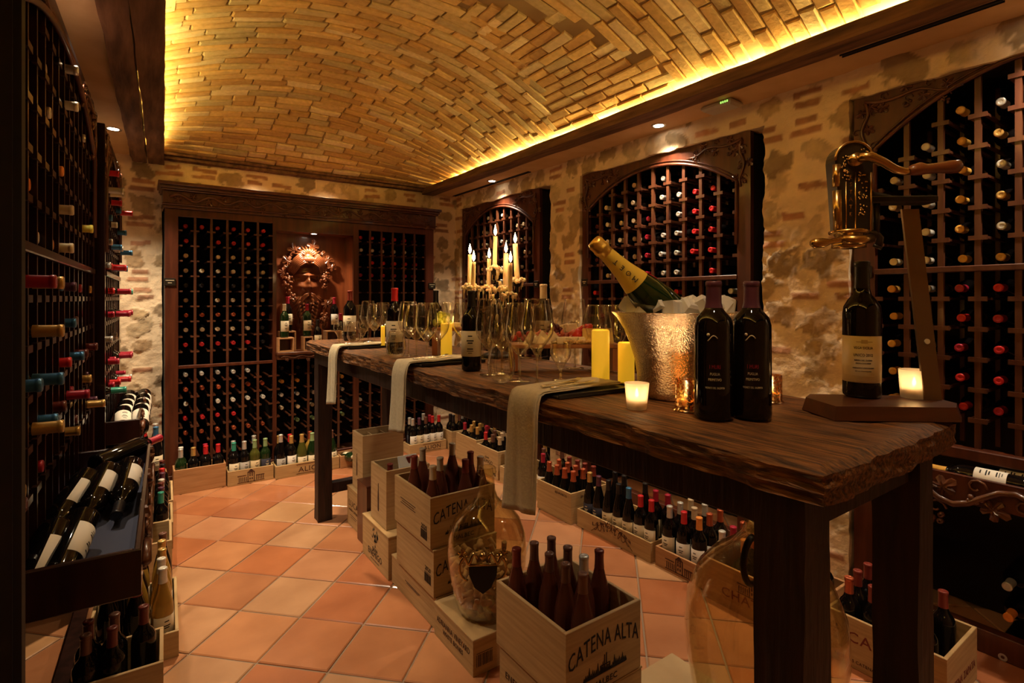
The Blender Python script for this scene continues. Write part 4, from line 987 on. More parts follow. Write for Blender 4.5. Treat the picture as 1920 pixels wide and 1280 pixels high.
def backrow(x0, x1, n, yf, kinds, nm, group, ny=2, z=.008):
    for j in range(ny):
        for i in range(n):
            kd = kinds(i, j)
            if not kd: continue
            kind, gl, cp_, lb = kd[:4]; x = x0+.048+(x1-x0-.096)*i/(n-1)
            stand(x+random.uniform(-.003, .003), yf+.052+.085*j*.68+random.uniform(-.002, .002), z, kind, gl, cp_, lb, f"{CN.get(cp_)}-capped bottle in {nm}, {'front' if j == 0 else 'back'} row, {ORD[i]} from left", group, rot=R(15), tilt=kd[4] if len(kd) > 4 else 0)
def ch(rows):
    return lambda i, j: rows[j][i] if rows[j][i] else None
bo = lambda c, g='black', l='dark', k='bordeaux': (k, g, c, l)
backrow(.205, .532, 4, 4.432, ch([[bo('silver', 'green', None), bo('gold'), bo('red'), bo('red')], [bo('white', 'green', None), None, bo('crimson'), None]]), 'the plain left crate', 'bottles in the plain left crate')
backrow(.54, .852, 4, 4.405, ch([[bo('teal', 'black', 'cream'), bo('silver', 'black', 'grey'), bo('green', 'olive', 'parch'), bo('green', 'green', 'dark')], [bo('silver', 'black', None), None, bo('silver', 'black', None, 'slim'), None]]), 'the left castle crate', 'bottles in the left castle crate')
backrow(.862, 1.345, 6, 4.375, ch([[bo('silver', 'black', 'grey', 'slim'), bo('gold', 'black', 'white'), bo('gold', 'olive', 'cream', 'burgundy'), bo('green', 'green', 'cream', 'burgundy'), None, bo('brown', 'green', 'cream', 'burgundy')], [bo('gold'), bo('red', 'black', None), None, bo('copper', 'gold', None), None, bo('black')]]), 'the left ALION crate', 'bottles in the left ALION crate')
backrow(1.965, 2.325, 5, 4.375, ch([[bo('silver', 'black', 'white'), bo('purple', 'black', 'cream'), bo('brown', 'black', 'white'), bo('red', 'black', 'white'), bo('red', 'black', 'white')], [bo('silver'), None, bo('silver', 'black', None, 'slim'), bo('crimson', 'black', None), None]]), 'the far ALION crate', 'bottles in the far ALION crate')
backrow(2.34, 2.56, 3, 4.30, ch([[bo('black'), bo('brown'), bo('black')], [bo('black', 'black', None), None, bo('silver', 'black', None)]]), 'the corner crate', 'bottles in the corner crate', ny=2)
for i in range(4):
    m = T3((1.42+.085*i, 4.50, .055+.0*i)) @ RX(R(90-12)) @ RZ(R(150+15*i)); bottle('bordeaux', m, ['green', 'black', 'olive', 'black'][i], 'cream', 'cream', f'bottle lying in the low crate right of the table leg, {ORD[i]} from the left', 'lying bottles right of the far leg')
# left wall bottles
def leftrow(x0, xs, ys, kinds, nm, group, z=.008):
    for j, dx in enumerate(xs):
        for i, y in enumerate(ys):
            kd = kinds(i, j)
            if kd: stand(x0+dx+.036*(y-ys[0])+random.uniform(-.003, .003), y, z, *kd, f"{CN.get(kd[2])}-capped bottle in {nm}, {ORD[i]} from viewer, {['aisle', 'middle', 'rack'][j]} side", group, rot=R(20))
leftrow(.070, (-.055, -.14, -.205), (2.18, 2.27), lambda i, j: [('bordeaux', 'black', 'brown', None), ('bordeaux', 'black', 'maroon', None)][(i+j) % 2] if not (i == 0 and j == 0) else None, 'the nearest left crate', 'bottles in the nearest left crate')
leftrow(.130, (-.052, -.135, -.22), (2.50, 2.595, 2.69, 2.785, 2.87), lambda i, j: ('slim', 'gold', 'white' if i < 2 else 'gold', 'cream') if (j == 0 and i < 4) or (j == 1 and i in (1, 3)) else (('slim', 'black', 'brown', None) if i != 0 or j == 2 else ('burgundy', 'black', 'wine', None)), 'the white wine crate', 'bottles in the white wine crate')
leftrow(.140, (-.055, -.14), (3.21, 3.30, 3.40), lambda i, j: ('bordeaux', 'black', ['crimson', 'red', 'brown'][(i+j) % 3], None) if j else None, 'the short red-capped crate', 'bottles in the short red-capped crate')
leftrow(.160, (-.055, -.14), (3.55, 3.64, 3.73, 3.80), lambda i, j: ('bordeaux', 'black', ['teal', 'white', 'purple', 'red', 'maroon'][(i*2+j) % 5], 'cream' if j == 0 else None), 'the fourth left crate', 'bottles in the fourth left crate')
leftrow(.178, (-.055, -.14), (3.94, 4.04, 4.14, 4.24), lambda i, j: ('bordeaux', 'black', ['purple', 'red', 'black', 'maroon'][(i+j) % 4], 'cream' if j == 0 and i % 2 else None), 'the farthest left crate', 'bottles in the farthest left crate')
for i, (px_, py_, cp_) in enumerate([(283, 885, 'red'), (299, 884, 'blue'), (312, 879, 'red'), (318, 880, 'silver')]):
    p = at_z(px_, py_, .17); stand([.035, .10, .035, .10][i], [4.40, 4.37, 4.50, 4.48][i], .165, 'slim', 'black', cp_, 'dark' if i != 1 else 'cream', f'{CN[cp_]}-capped tall bottle on the box in the back left corner, {ORD[i]} of four', 'tall bottles in the back left corner', rot=R(10), sc_=1.08)
crate('pine box supporting tall bottles in the back left corner', -.06, .165, 4.335, 4.56, 0, .155, m='pine3', lid=True, cat='box')
# ---- demijohns
def demijohn(label, x, y, z, r, h, corks, handle=False):
    t = thing('demijohn', label, 'demijohn', (x, y, z)); q = r/.164
    out = [(0, .012), (.070*q, .008), (.105*q, .0), (.122*q, .02), (.146*q, .10*q), (.162*q, .20*q), (.164*q, .25*q), (.158*q, .31*q), (.135*q, .37*q), (.100*q, .41*q), (.065*q, .435*q), (.043*q, .46*q), (.034*q, .49*q), (.030*q, h-.045), (.029*q, h-.030), (.038*q, h-.028), (.040*q, h-.018), (.036*q, h-.012), (.038*q, h-.004), (.034*q, h)]
    inn = [(max(0, a-.0035), b+.003 if i < 3 else b) for i, (a, b) in enumerate(out)][::-1]; inn[0] = (.026*q, h)
    inn = [(.0255*q if (b > h-.05) else a, b) for a, b in inn]
    mb = MB(); mb.lathe(out+inn[:-1]+[(0, .018)], 40, False, False); part('glass_body', mb, M['demi'], t)
    if handle:
        for s in (-1, 1):
            mb = MB(); mb.tube([(s*(.04+.035*math.sin(a))*q, 0, h-.03-.05*q*(1-math.cos(a))) for a in [i*math.pi/10 for i in range(11)]], .009, 8); part('handle', mb, M['iron'], t)
    return t
DX, DY = 1.148, 1.835
dj = demijohn('glass demijohn half filled with corks standing on a crate', DX, DY-.02, .1385, .160, .567, True)
rg = random.Random(5); cm = None; k = 0
mbc = MB(); mbc.cbox(-.011, .011, -.011, .011, -.02, .02, .004); mbc = MB(); mbc.lathe([(.0098, -.021), (.0113, -.018), (.0113, .018), (.0098, .021)], 10); cme = mbc.mesh('cork', M['cork'])
lay = 0; z = .172
while z < .335:
    zz = z-.1385; rmax = (.095+.05*min(1, zz/.12))
    for rr_, n_ in ((rmax-.014, 15), (rmax-.05, 9), (rmax-.085, 4)):
        if rr_ < .01 or (z < .30 and rr_ < rmax-.03): continue
        for i in range(n_):
            a = 2*math.pi*(i+.5*(lay % 2))/n_+rg.uniform(-.1, .1)
            o = link('cork', cme, None, (DX+rr_*math.cos(a), DY-.02+rr_*math.sin(a), z+rg.uniform(-.004, .004)+(.02*rg.random() if z > .31 else 0)), (rg.uniform(0, 3), rg.uniform(-.7, .7), rg.uniform(0, 3)))
            tag(o, 'used wine cork in the heap inside the cork-filled demijohn', 'cork', 'corks in the demijohn'); k += 1
    z += .026; lay += 1
# bronze crest hung on the demijohn
t = thing('crest_ornament', 'bronze shield crest with scrolls hanging on the cork-filled demijohn', 'ornament', (DX-.115, DY-.175, .375), facing(DX, DY))
mb = MB(); mb.prism([(-.052, .035), (.052, .035), (.050, 0), (.030, -.045), (0, -.068), (-.030, -.045), (-.050, 0)], -.010, 0); part('shield', mb, M['inkb'], t)
mb = MB()
for s in (-1, 1):
    mb.tube([(s*(.05+.035*math.sin(a)), -.006, .045*math.cos(a)+.025) for a in [i*.3 for i in range(11)]], .005, 6)
    mb.tube([(s*(.02+.05*i/8), -.008, .06+.02*math.sin(i*.9)) for i in range(9)], .006, 6); mb.leaf((s*.075, .075), .02, R(90), -.006)
mb.tube([(-.052, -.008, .037), (.052, -.008, .037)], .005, 6); mb.ball((0, -.008, .07), .014)
part('scrollwork', mb, M['brass'], t)
demijohn('large empty glass demijohn with dark handles behind the front table leg', 1.43, .82, .139, .210, .62, False, True)
# ================================================================ TABLE
T = 1.117; TX0, TX1, TY0, TY1 = .875, 1.475, .398, 3.56
tb = thing('tasting_table', 'long heavy rustic timber table with a rough thick top', 'table', (0, 0, 0))
def slab(x0, x1, y0, y1, z0, z1):
    nu, nv = 30, 150; mb = MB(); A, B = np.meshgrid(np.linspace(0, 1, nu+1), np.linspace(0, 1, nv+1))
    e = (fbm(B*30, B*0+2)-.5); e2 = (fbm(B*30+7, B*0+12)-.5); ey = (fbm(A*9, A*0+5)-.5)
    X = (x0+e*.030)*(1-A)+(x1+e2*.03)*A; Y = (y0+ey*.035)*(1-B)+(y1+ey*.03)*B
    edge = np.minimum(np.minimum(A, 1-A)*(x1-x0), np.minimum(B, 1-B)*(y1-y0)); drop = -np.clip(.02-edge, 0, .02)*.5
    grain = -np.abs(fbm(X*55, Y*3.2)-.5)*.012-(fbm(X*16+5, Y*2+5) > .66)*.004
    Z = z1-.001+grain*.6+drop; Z = np.minimum(Z, z1)
    v = [tuple(p) for p in np.stack([X, Y, Z], -1).reshape(-1, 3)]; m = nu+1
    mb.add(v, [(j*m+i, j*m+i+1, (j+1)*m+i+1, (j+1)*m+i) for j in range(nv) for i in range(nu)], True)
    ring = [i for i in range(m)]+[j*m+nu for j in range(1, nv+1)]+[nv*m+i for i in range(nu-1, -1, -1)]+[j*m for j in range(nv-1, 0, -1)]
    n = len(ring); lay = []; cx, cy = (x0+x1)/2, (y0+y1)/2
    for k in range(6):
        for q, idx in enumerate(ring):
            x, y, z = v[idx]; f_ = k/5; bul = float(fbm(np.array(q*.35+k*3.1), np.array(k*2.2)))-.5
            dx = bul*.020 if k else 0; sx = -1 if x < cx else 1
            onx = (q > nu and q <= nu+nv) or q > 2*nu+nv
            lay.append((x+(sx*dx if onx else 0), y+(dx*(-1 if y < cy else 1) if not onx else 0), z+(z0-z)*f_))
    mb.add(lay, [(k*n+q, (k+1)*n+q, (k+1)*n+(q+1) % n, k*n+(q+1) % n) for k in range(5) for q in range(n)]+[tuple(5*n+q for q in range(n))[::1]], False)
    return mb
part('table_top', slab(TX0, TX1, TY0, TY1, T-.062, T), M['table'], tb)
LEGS = [(TX0+.01, .438), (TX1-.105, .438), (TX0+.035, 3.38), (TX1-.12, 3.38)]
for x, y in LEGS:
    mb = MB(); n = 24; v = []
    for k in range(n+1):
        z = (T-.062)*k/n
        for a, b in ((0, 0), (.5, 0), (1, 0), (1, .5), (1, 1), (.5, 1), (0, 1), (0, .5)):
            r_ = lambda s: (float(fbm(np.array(z*7+s), np.array(a*3+b*5+x*9+s)))-.5)*.009
            v.append((x+.085*a+r_(1), y+.088*b+r_(4), z))
    mb.add(v, [(k*8+i, k*8+(i+1) % 8, k*8+8+(i+1) % 8, k*8+8+i) for k in range(n) for i in range(8)]+[tuple(range(8))[::-1], tuple(n*8+i for i in range(8))], False)
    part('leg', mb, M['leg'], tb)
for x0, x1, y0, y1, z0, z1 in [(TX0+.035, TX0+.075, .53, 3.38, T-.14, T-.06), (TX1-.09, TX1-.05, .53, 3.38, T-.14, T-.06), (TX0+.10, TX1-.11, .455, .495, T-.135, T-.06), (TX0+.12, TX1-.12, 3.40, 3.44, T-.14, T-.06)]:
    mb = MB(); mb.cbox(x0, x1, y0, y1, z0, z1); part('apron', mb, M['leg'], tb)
mb = MB(); mb.cbox(TX0+.118, TX1-.12, 3.395, 3.45, .16, .225); part('stretcher', mb, M['leg'], tb)
# ================================================================ GLASSES
GL = {'bordeaux': [(.026, .105), (.040, .125), (.048, .150), (.0495, .175), (.044, .215), (.0365, .255)],
      'burgundy': [(.030, .100), (.048, .125), (.054, .148), (.052, .175), (.044, .205), (.037, .230)],
      'white': [(.024, .095), (.034, .115), (.038, .140), (.037, .165), (.032, .195), (.0285, .215)],
      'small': [(.018, .055), (.028, .068), (.034, .085), (.034, .10), (.031, .125)],
      'balloon': [(.020, .115), (.045, .150), (.052, .175), (.050, .20), (.043, .235), (.038, .265)]}
_gm = {}
def glass_meshes(kind):
    if kind in _gm: return _gm[kind]
    pts = GL[kind]; zb = pts[0][1]-.022
    # smooth the bowl outline
    base = [(.004, zb), (.010, zb+.003)]+pts
    out = []
    for i in range(len(base)-1):
        p0, p1, p2, p3 = base[max(i-1, 0)], base[i], base[i+1], base[min(i+2, len(base)-1)]
        for t_ in (0, .33, .66):
            f = lambda a, b, c, d: .5*((2*b)+(-a+c)*t_+(2*a-5*b+4*c-d)*t_**2+(-a+3*b-3*c+d)*t_**3)
            out.append((max(.001, f(p0[0], p1[0], p2[0], p3[0])), f(p0[1], p1[1], p2[1], p3[1])))
    out.append(base[-1]); rt, zt = out[-1]
    inn = [(max(.0, r-.0013), z+(.0016 if k < 4 else 0)) for k, (r, z) in enumerate(out)][::-1]
    prof = [(0, zb)]+out+[(rt-.0006, zt+.0006)]+inn+[(0, zb+.003)]
    mb = MB(); mb.lathe(prof, 28, False, False); bowl = mb.mesh('bowl', M['bowl'])
    mb = MB(); mb.lathe([(0, .003), (.0052, .0045), (.0036, .02), (.0032, zb*.6), (.0036, zb-.008), (.0055, zb-.0008), (0, zb-.0004)], 12, False, False); stem = mb.mesh('stem', M['crystal'])
    fr = .034 if kind != 'small' else .026
    mb = MB(); mb.lathe([(0, .0), (fr, .0), (fr+.0006, .0008), (fr, .0016), (.006, .0028), (0, .0029)], 28, False, False); foot = mb.mesh('foot', M['crystal'])
    _gm[kind] = (bowl, stem, foot, zt); return _gm[kind]
def wineglass(kind, x, y, label, h=None, group='stemmed wine glasses on the table'):
    b, s, f, zt = glass_meshes(kind); t = thing('wine_glass', label, 'wine glass', (x, y, T), group=group)
    k = (h/zt) if h else 1; t.scale = (k**.7, k**.7, k)
    link('bowl', b, t); link('stem', s, t); link('foot', f, t); return t
G = [('balloon', 1007, 722, .262, 'large stemmed wine glass behind the near tray, directly before the wooden riser'),
     ('bordeaux', 975, 714, .250, 'stemmed wine glass second from the near tray, left of the large one'),
     ('small', 1051, 712, .125, 'small stemmed glass beside the near slate tray'),
     ('bordeaux', 941, 700, .245, 'stemmed wine glass rising behind the near stemless glass'),
     ('bordeaux', 918, 702, .262, 'tall stemmed glass right of the dark bottle with the pale label'),
     ('balloon', 1078, 690, .262, 'tall wine glass standing behind the food riser near the bucket'),
     ('burgundy', 1120, 693, .24, 'wide wine glass behind the tall yellow pillar candle'),
     ('white', 1160, 695, .24, 'slim wine glass half hidden by the champagne bucket'),
     ('bordeaux', 822, 674, .245, 'stemmed glass in front of the glowing candle and grapes'),
     ('bordeaux', 800, 675, .245, 'stemmed glass just left of the glass before the grapes'),
     ('burgundy', 781, 672, .238, 'stemmed glass third from the grapes, in the right middle cluster'),
     ('bordeaux', 766, 667, .25, 'stemmed glass right beside the red-capped bottle'),
     ('bordeaux', 843, 664, .245, 'stemmed glass left of the dark bottle with the pale label'),
     ('bordeaux', 868, 668, .245, 'stemmed glass directly behind the dark bottle with the pale label'),
     ('small', 636, 643, .125, 'small stemmed glass at the far end of the table'),
     ('small', 680, 641, .13, 'small stemmed glass right of the dark-capped far bottle'),
     ('bordeaux', 702, 645, .235, 'stemmed glass left of the red-capped bottle, front of its cluster'),
     ('bordeaux', 690, 640, .25, 'stemmed glass at the left of the far cluster'),
     ('burgundy', 718, 640, .24, 'stemmed glass of the far cluster beside the thin yellow candle'),
     ('white', 672, 634, .22, 'slim glass at the very far end of the table'),
     ('white', 905, 672, .23, 'slim wine glass before the candelabra foot'),
     ('white', 955, 676, .225, 'slim wine glass right of the candelabra foot'),
     ('bordeaux', 985, 670, .24, 'wine glass left of the tan-capped bottle'),
     ('bordeaux', 1040, 672, .24, 'wine glass right of the tan-capped bottle')]
for kind, px_, py_, h_, lab in G:
    p = at_z(px_, py_, T); wineglass(kind, min(p.x, TX1-.05), p.y, lab, h_)
for px_, py_, lab in [(940, 716, 'rounded stemless glass tumbler nearest the viewer'), (743, 672, 'rounded stemless glass tumbler between two napkins'), (664, 641, 'rounded stemless glass tumbler at the far end beside a dark bottle')]:
    p = at_z(px_, py_, T); t = thing('stemless_glass', lab, 'glass', (p.x, p.y, T), group='stemless glasses')
    o_ = [(.016, 0), (.030, .006), (.041, .025), (.0445, .048), (.042, .075), (.035, .104), (.031, .122)]
    mb = MB(); mb.lathe([(0, 0)]+o_+[(r-.0014, z if z > .02 else z+.003) for r, z in o_][::-1]+[(0, .004)], 30, False, False); part('bowl', mb, M['bowl'], t)
# ================================================================ BOTTLES ON THE TABLE
def tbottle(px_, py_, kind, gl, cp_, lb, lab, h=None, x=None, z=T):
    p = at_z(px_, py_, z); s = (h/PROF[kind][2]) if h else 1
    return stand(p.x, p.y, z, kind, gl, cp_, lb, lab, None, rot=facing(p.x, p.y)+R(-8), sc_=s), p
PROF['muri'] = ([(.034, 0), (.0405, .004), (.0418, .012), (.0405, .205), (.036, .222), (.024, .236), (.0165, .246), (.0158, .262), (.0155, .298)], .243, .302, .0405, .06, .15)
for px_, lab in ((1338, 'left of the two matching matte-black bottles on the table'), (1409, 'right of the two matching matte-black bottles on the table')):
    b, p = tbottle(px_, 783 if px_ < 1400 else 782, 'muri', 'black', 'purple', None, lab)
    for s, z, sz, wd, ink in (('I MURI', .113, .012, .022, 'cap_crimson'), ('PUGLIA', .099, .008, .020, 'cap_cream'), ('PRIMITIVO', .087, .008, .027, 'cap_cream'), ('VIGNETI DEL SALENTO', .070, .006, .040, 'cap_cream')):
        me = text_mesh(s, sz, M[ink], wrap=.0413, width=wd); o = link('lettering', me, b); o.location = (0, 0, z); o.rotation_euler = (0, 0, R(12))
    mb = MB(); mb.tube([(.0418*math.sin(a), -.0418*math.cos(a), .178+.006*math.cos((a-.15)*9)) for a in [(-.15+i*.06) for i in range(9)]], .0012, 5); mb.ball((.0415*math.sin(-.12), -.0415*math.cos(-.12), .186), .0035, 6, 5); part('emblem', mb, M['cap_cream'], b)
# tall bottle under the corkscrew
MA = Vector((1.232, .545, T)); MROT = math.atan2(-.617, .787)
mt = thing('corkscrew_stand', 'bronze and brass lever wine opener standing on a dark wooden base', 'wine opener', MA, MROT)
mb = MB(); 
base_poly = [(0, 0), (.262, 0), (.300, .05), (.300, .15), (.02, .165), (-.012, .12)]
v = [(x, y, 0) for x, y in base_poly]+[(x+(.006 if x < .1 else -.006), y+(.006 if y < .1 else -.006), .030) for x, y in base_poly]
mb.add(v, [tuple(range(6))[::-1], tuple(range(6, 12))]+[(i, (i+1) % 6, (i+1) % 6+6, i+6) for i in range(6)], False); part('base', mb, M['walnut'], mt)
# leaning flat bar
mb = MB(); mb.push(T3((.268, .09, .030))); bar = [(-.019, 0), (.019, 0), (-.032, .44), (-.070, .44)]
mb.prism(bar, 0, .006); part('upright_bar', mb, M['plate'], mt)
mb = MB(); mb.push(T3((.253, .0895, .165)) @ RX(R(90))); mb.lathe([(.006, -.001), (.006, .002)], 16); part('bar_hole', mb, M['cap_cream'], mt)
zt_ = lambda py_: (560-py_)*1.245/1002+H-T           # local height from image row
zb, zc, zd = zt_(440), zt_(280), zt_(460)
xm = .060
mb = MB(); mb.push(T3((xm, .055, 0)))
out = []
for i in range(15):
    a = math.pi*i/14; out.append((.041*math.cos(a)*1.0, zc-.041+.041*math.sin(a)))
poly = out+[(-.036, zb+.095), (-.030, zb)]+[(.034, zb)]
mb.prism(poly, -.020, .020); part('housing', mb, M['bronze'], mt)
mb = MB(); mb.push(T3((xm, .055, 0)))
mb.tube([(x, -.021, z) for x, z in out], .003, 6); mb.tube([(-.037, -.018, zc-.05), (-.038, -.018, zb+.10)], .008, 8); mb.tube([(-.034, -.014, zb+.092), (-.031, -.014, zb)], .0095, 10); mb.tube([(-.018, -.0215, zb+.11), (-.018, -.0215, zb)], .0018, 6); mb.tube([(.002, -.0215, zb+.13), (.002, -.0215, zb)], .0018, 6); mb.tube([(.036, -.0215, zb+.13), (.034, -.0215, zb)], .0022, 6)
part('brass_trim', mb, M['brass'], mt)
mb = MB(); mb.push(T3((xm, .055, 0))); rg = random.Random(2)
for cx, cz in ((-.022, zc-.045), (-.020, zc-.075), (.020, zc-.028), (.018, zc-.08), (.018, zc-.115), (.018, zc-.15)):
    for k in range(16): mb.ball((cx+rg.uniform(-.009, .009), -.021, cz+rg.uniform(-.013, .013)), .0022, 6, 4)
part('grape_relief', mb, M['brass'], mt)
for i, c_ in enumerate('ESTATE'):
    o = link('lettering', text_mesh(c_, .012, M['brass']), mt); o.location = (xm-.008, .0336, zc-.082-i*.0165)
mb = MB(); hz = zt_(312)
mb.push(T3((xm, .03, 0))); mb.tube([(-.002, -.012, hz-.002), (-.002, .03, hz-.002)], .014, 14)
mb.tube([(0, -.014, hz), (.02, -.020, hz), (.045, -.022, hz-.012), (.070, -.022, hz-.028), (.090, -.022, hz-.034), (.100, -.022, hz-.033)], [.010, .0105, .009, .0085, .008, .008], 10); part('crank_arm', mb, M['brass'], mt)
mb = MB(); mb.push(T3((xm, .03, 0))); mb.tube([(.098, -.022, hz-.033), (.108, -.022, hz-.031), (.122, -.022, hz-.028), (.134, -.022, hz-.029), (.16, -.022, hz-.027), (.185, -.022, hz-.025), (.200, -.022, hz-.024), (.207, -.022, hz-.024)], [.008, .012, .014, .011, .0115, .0145, .014, .007], 12); part('wooden_grip', mb, M['mask'], mt)
mb = MB(); mb.push(T3((xm-.002, .052, 0))); mb.lathe([(.038, zb-.004), (.040, zb-.001), (.040, zb+.003), (.030, zb+.006)], 24); mb.lathe([(.014, zd-.012), (.034, zd-.010), (.034, zd), (.022, zd+.006), (.030, zb-.004)], 24, False, False)
part('clamp_ring', mb, M['brass'], mt)
mb = MB(); mb.push(T3((xm, .045, 0))); mb.tube([(-.030, -.022, zd+.008), (-.045, -.026, zd+.004), (-.060, -.028, zd+.001), (-.078, -.03, zd-.002), (-.094, -.03, zd-.003), (-.103, -.03, zd-.002)], [.009, .007, .006, .011, .0115, .006], 10); mb.tube([(.03, -.022, zd+.008), (.0, -.034, zd+.004), (-.032, -.024, zd+.006)], .010, 8); part('clamp_handle', mb, M['brass'], mt)
za = zt_(380)
mb = MB(); mb.push(T3((xm, .055, 0))); mb.cbox(.034, .185, -.012, .030, za-.010, za+.006, .003); mb.tube([(.030, 0, za+.024), (.05, 0, za+.010), (.09, 0, za+.006)], [.016, .008, .004], 8); part('arm', mb, M['iron'], mt)
mb = MB(); mb.push(T3((xm, .055, 0))); mb.tube([(.060, 0, za-.01), (.060, 0, zb-.002)], .007, 8); mb.tube([(.036, 0, zb), (.06, 0, zb-.004), (.068, 0, zd+.012), (.062, -.004, zd-.006)], .008, 8); mb.tube([(.05, -.006, zd-.004), (.066, -.008, zd-.012)], .004, 6); part('lever_link', mb, M['bronze'], mt)
b, p = tbottle(1616, 743, 'bordeaux', 'black', 'black', None, 'dark bottle with a large cream UNICO label on the corkscrew base', .322, z=T+.0302)
k = .322/.30
mb = MB(); mb.lathe([(.0378, .035), (.0385, .0355), (.0385, .1355), (.0378, .136)], 20, ang0=R(-158), ang1=R(-12)); lb_ = part('label', mb, M['lab_cream'], b)
for s, z, sz, wd in (('VEGA SICILIA', .108, .008, .036), ('UNICO 2012', .092, .009, .036), ('RIBERA DEL DUERO', .082, .005, .033), ('DENOMINACION DE ORIGEN', .076, .004, .028), ('COSECHADO Y EMBOTELLADO', .066, .0035, .040), ('EN LA PROPIEDAD', .059, .0035, .030)):
    o = link('lettering', text_mesh(s, sz, M['inkb'], wrap=.0387, width=wd), lb_); o.location = (0, 0, z); o.rotation_euler = (0, 0, R(12))
mb = MB(); mb.lathe([(.0388, .120), (.0388, .128)], 6, ang0=R(-84), ang1=R(-66)); mb.lathe([(.0388, .1225), (.0388, .1245)], 6, ang0=R(-98), ang1=R(-52)); mb.lathe([(.0388, .0395), (.0388, .0400)], 14, ang0=R(-140), ang1=R(-30)); mb.lathe([(.0388, .050), (.0388, .0504)], 14, ang0=R(-140), ang1=R(-30)); part('label_print', mb, M['cap_tan'], lb_)
tbottle(884, 694, 'bordeaux', 'black', 'black', 'ivory', 'dark bottle with pale label standing left of the near glasses', .293)
tbottle(740, 663, 'bordeaux', 'black', 'red', 'ivory', 'bright red-capped bottle standing in the middle of the table', .315)
tbottle(656, 638, 'bordeaux', 'black', 'wine', 'ivory', 'dark red-capped bottle near the far end of the table', .315)
tbottle(1019, 668, 'bordeaux', 'black', 'tan', 'parch', 'tan-capped bottle standing behind the food riser', .33)
tbottle(817, 648, 'bordeaux', 'black', 'black', None, 'black-capped bottle behind the grapes', .31)
# ================================================================ VOTIVES, PILLARS
def votive(x, y, z, label, r0=.022, r1=.029, h=.062, merc=False, power=.5):
    t = thing('candle_holder', label, 'candle holder', (x, y, z)); mb = MB()
    if merc:
        mb.lathe([(r0+.006, 0), (r1+.001, .004), (r1+.001, h), (r1-.001, h), (r1-.001, .006), (0, .006)], 28, True, False); part('glass_cup', mb, M['mercury'], t)
    else:
        mb.lathe([(0, 0), (r0, 0), (r0+.001, .001), (r1, h), (r1-.0025, h), (r0-.002, .010), (0, .010)], 28, False, False); part('glass_cup', mb, M['frost'], t)
    c = thing('tea_light', 'small tea light burning inside the '+label, 'candle', (x, y, z+.011)); mb = MB(); mb.lathe([(r0-.004, 0), (r0-.004, .014), (0, .014)], 18, True, False); part('wax', mb, M['wax'], c)
    mb = MB(); mb.lathe([(0, .016), (.003, .019), (.0042, .024), (.003, .031), (0, .040)], 10, False, False); part('flame', mb, M['glow'], c)
    lamp('tea_light_glow', 'POINT', (x, y, z+.043), power, (1, .62, .28), shadow_soft_size=.008)
p = at_z(1194, 766, T); votive(p.x, p.y, T, 'frosted votive cup standing in front of the steel bucket', power=.16)
p = at_z(1714, 745, T+.0302); votive(p.x, p.y, T+.0302, 'frosted votive cup beside the bottle on the corkscrew base', .026, .031, .066, power=.16)
p = at_z(1286, 768, T); votive(p.x, p.y, T, 'mottled mercury-glass votive cup left of the matte-black bottles', .024, .024, .073, True, .15)
p = at_z(1448, 752, T); votive(p.x, p.y, T, 'mottled mercury-glass votive cup right of the matte-black bottles', .022, .022, .068, True, .15)
def pillar(px_, py_, r, h, label):
    p = at_z(px_, py_, T); t = thing('pillar_candle', label, 'candle', (p.x, p.y, T)); mb = MB(); n = 28; v = []
    mb.lathe([(r-.001, 0), (r, .003), (r, h-.004), (r-.003, h), (r-.008, h-.004), (r-.012, h-.012), (0, h-.014)], n, True, False); part('wax_body', mb, M['led'], t)
    mb = MB(); mb.tube([(0, 0, h-.014), (.001, 0, h-.004)], .0012, 6); part('wick', mb, M['black'], t)
    lamp('pillar_glow', 'POINT', (p.x, p.y-.0, T+h+.02), .08, (1, .55, .12), shadow_soft_size=.02)
pillar(1126, 717, .028, .166, 'tall glowing yellow pillar candle left of the steel bucket')
pillar(1174, 715, .026, .125, 'shorter glowing yellow pillar candle tucked against the steel bucket')
pillar(837, 667, .026, .150, 'glowing pillar candle below the green grapes')
pillar(718, 650, .011, .115, 'thin glowing yellow candle left of the red-capped bottle')
# ================================================================ CHAMPAGNE BUCKET
p = at_z(1267, 741, T); bxc, byc = p.x, p.y
t = thing('champagne_bucket', 'wide flared steel ice bucket beaded with water drops', 'ice bucket', (bxc, byc, T))
o_ = [(.094, .0), (.099, .003), (.100, .02), (.103, .06), (.110, .10), (.122, .14), (.138, .18), (.158, .212), (.171, .226)]
mb = MB(); mb.lathe([(0, 0)]+o_+[(.1725, .227), (.1715, .2285)]+[(r-.003, z+.001) for r, z in o_[::-1][1:]]+[(0, .006)], 56, False, False); part('bucket_body', mb, M['bucket'], t)
mb = MB(); mb.push(T3((bxc, byc, 0))); rg = random.Random(9)
icepos = [(.124*math.cos(R(-176+16.5*i)), .124*math.sin(R(-176+16.5*i)), .236+.014*rg.random()) for i in range(11)]
icepos += [(rg.uniform(-.1, .12), rg.uniform(-.04, .12), .232+.024*rg.random()) for i in range(12)]
cr = Vector((math.cos(R(-35)), math.sin(R(-35)), 0)); cf = Vector((S35, C35, 0))
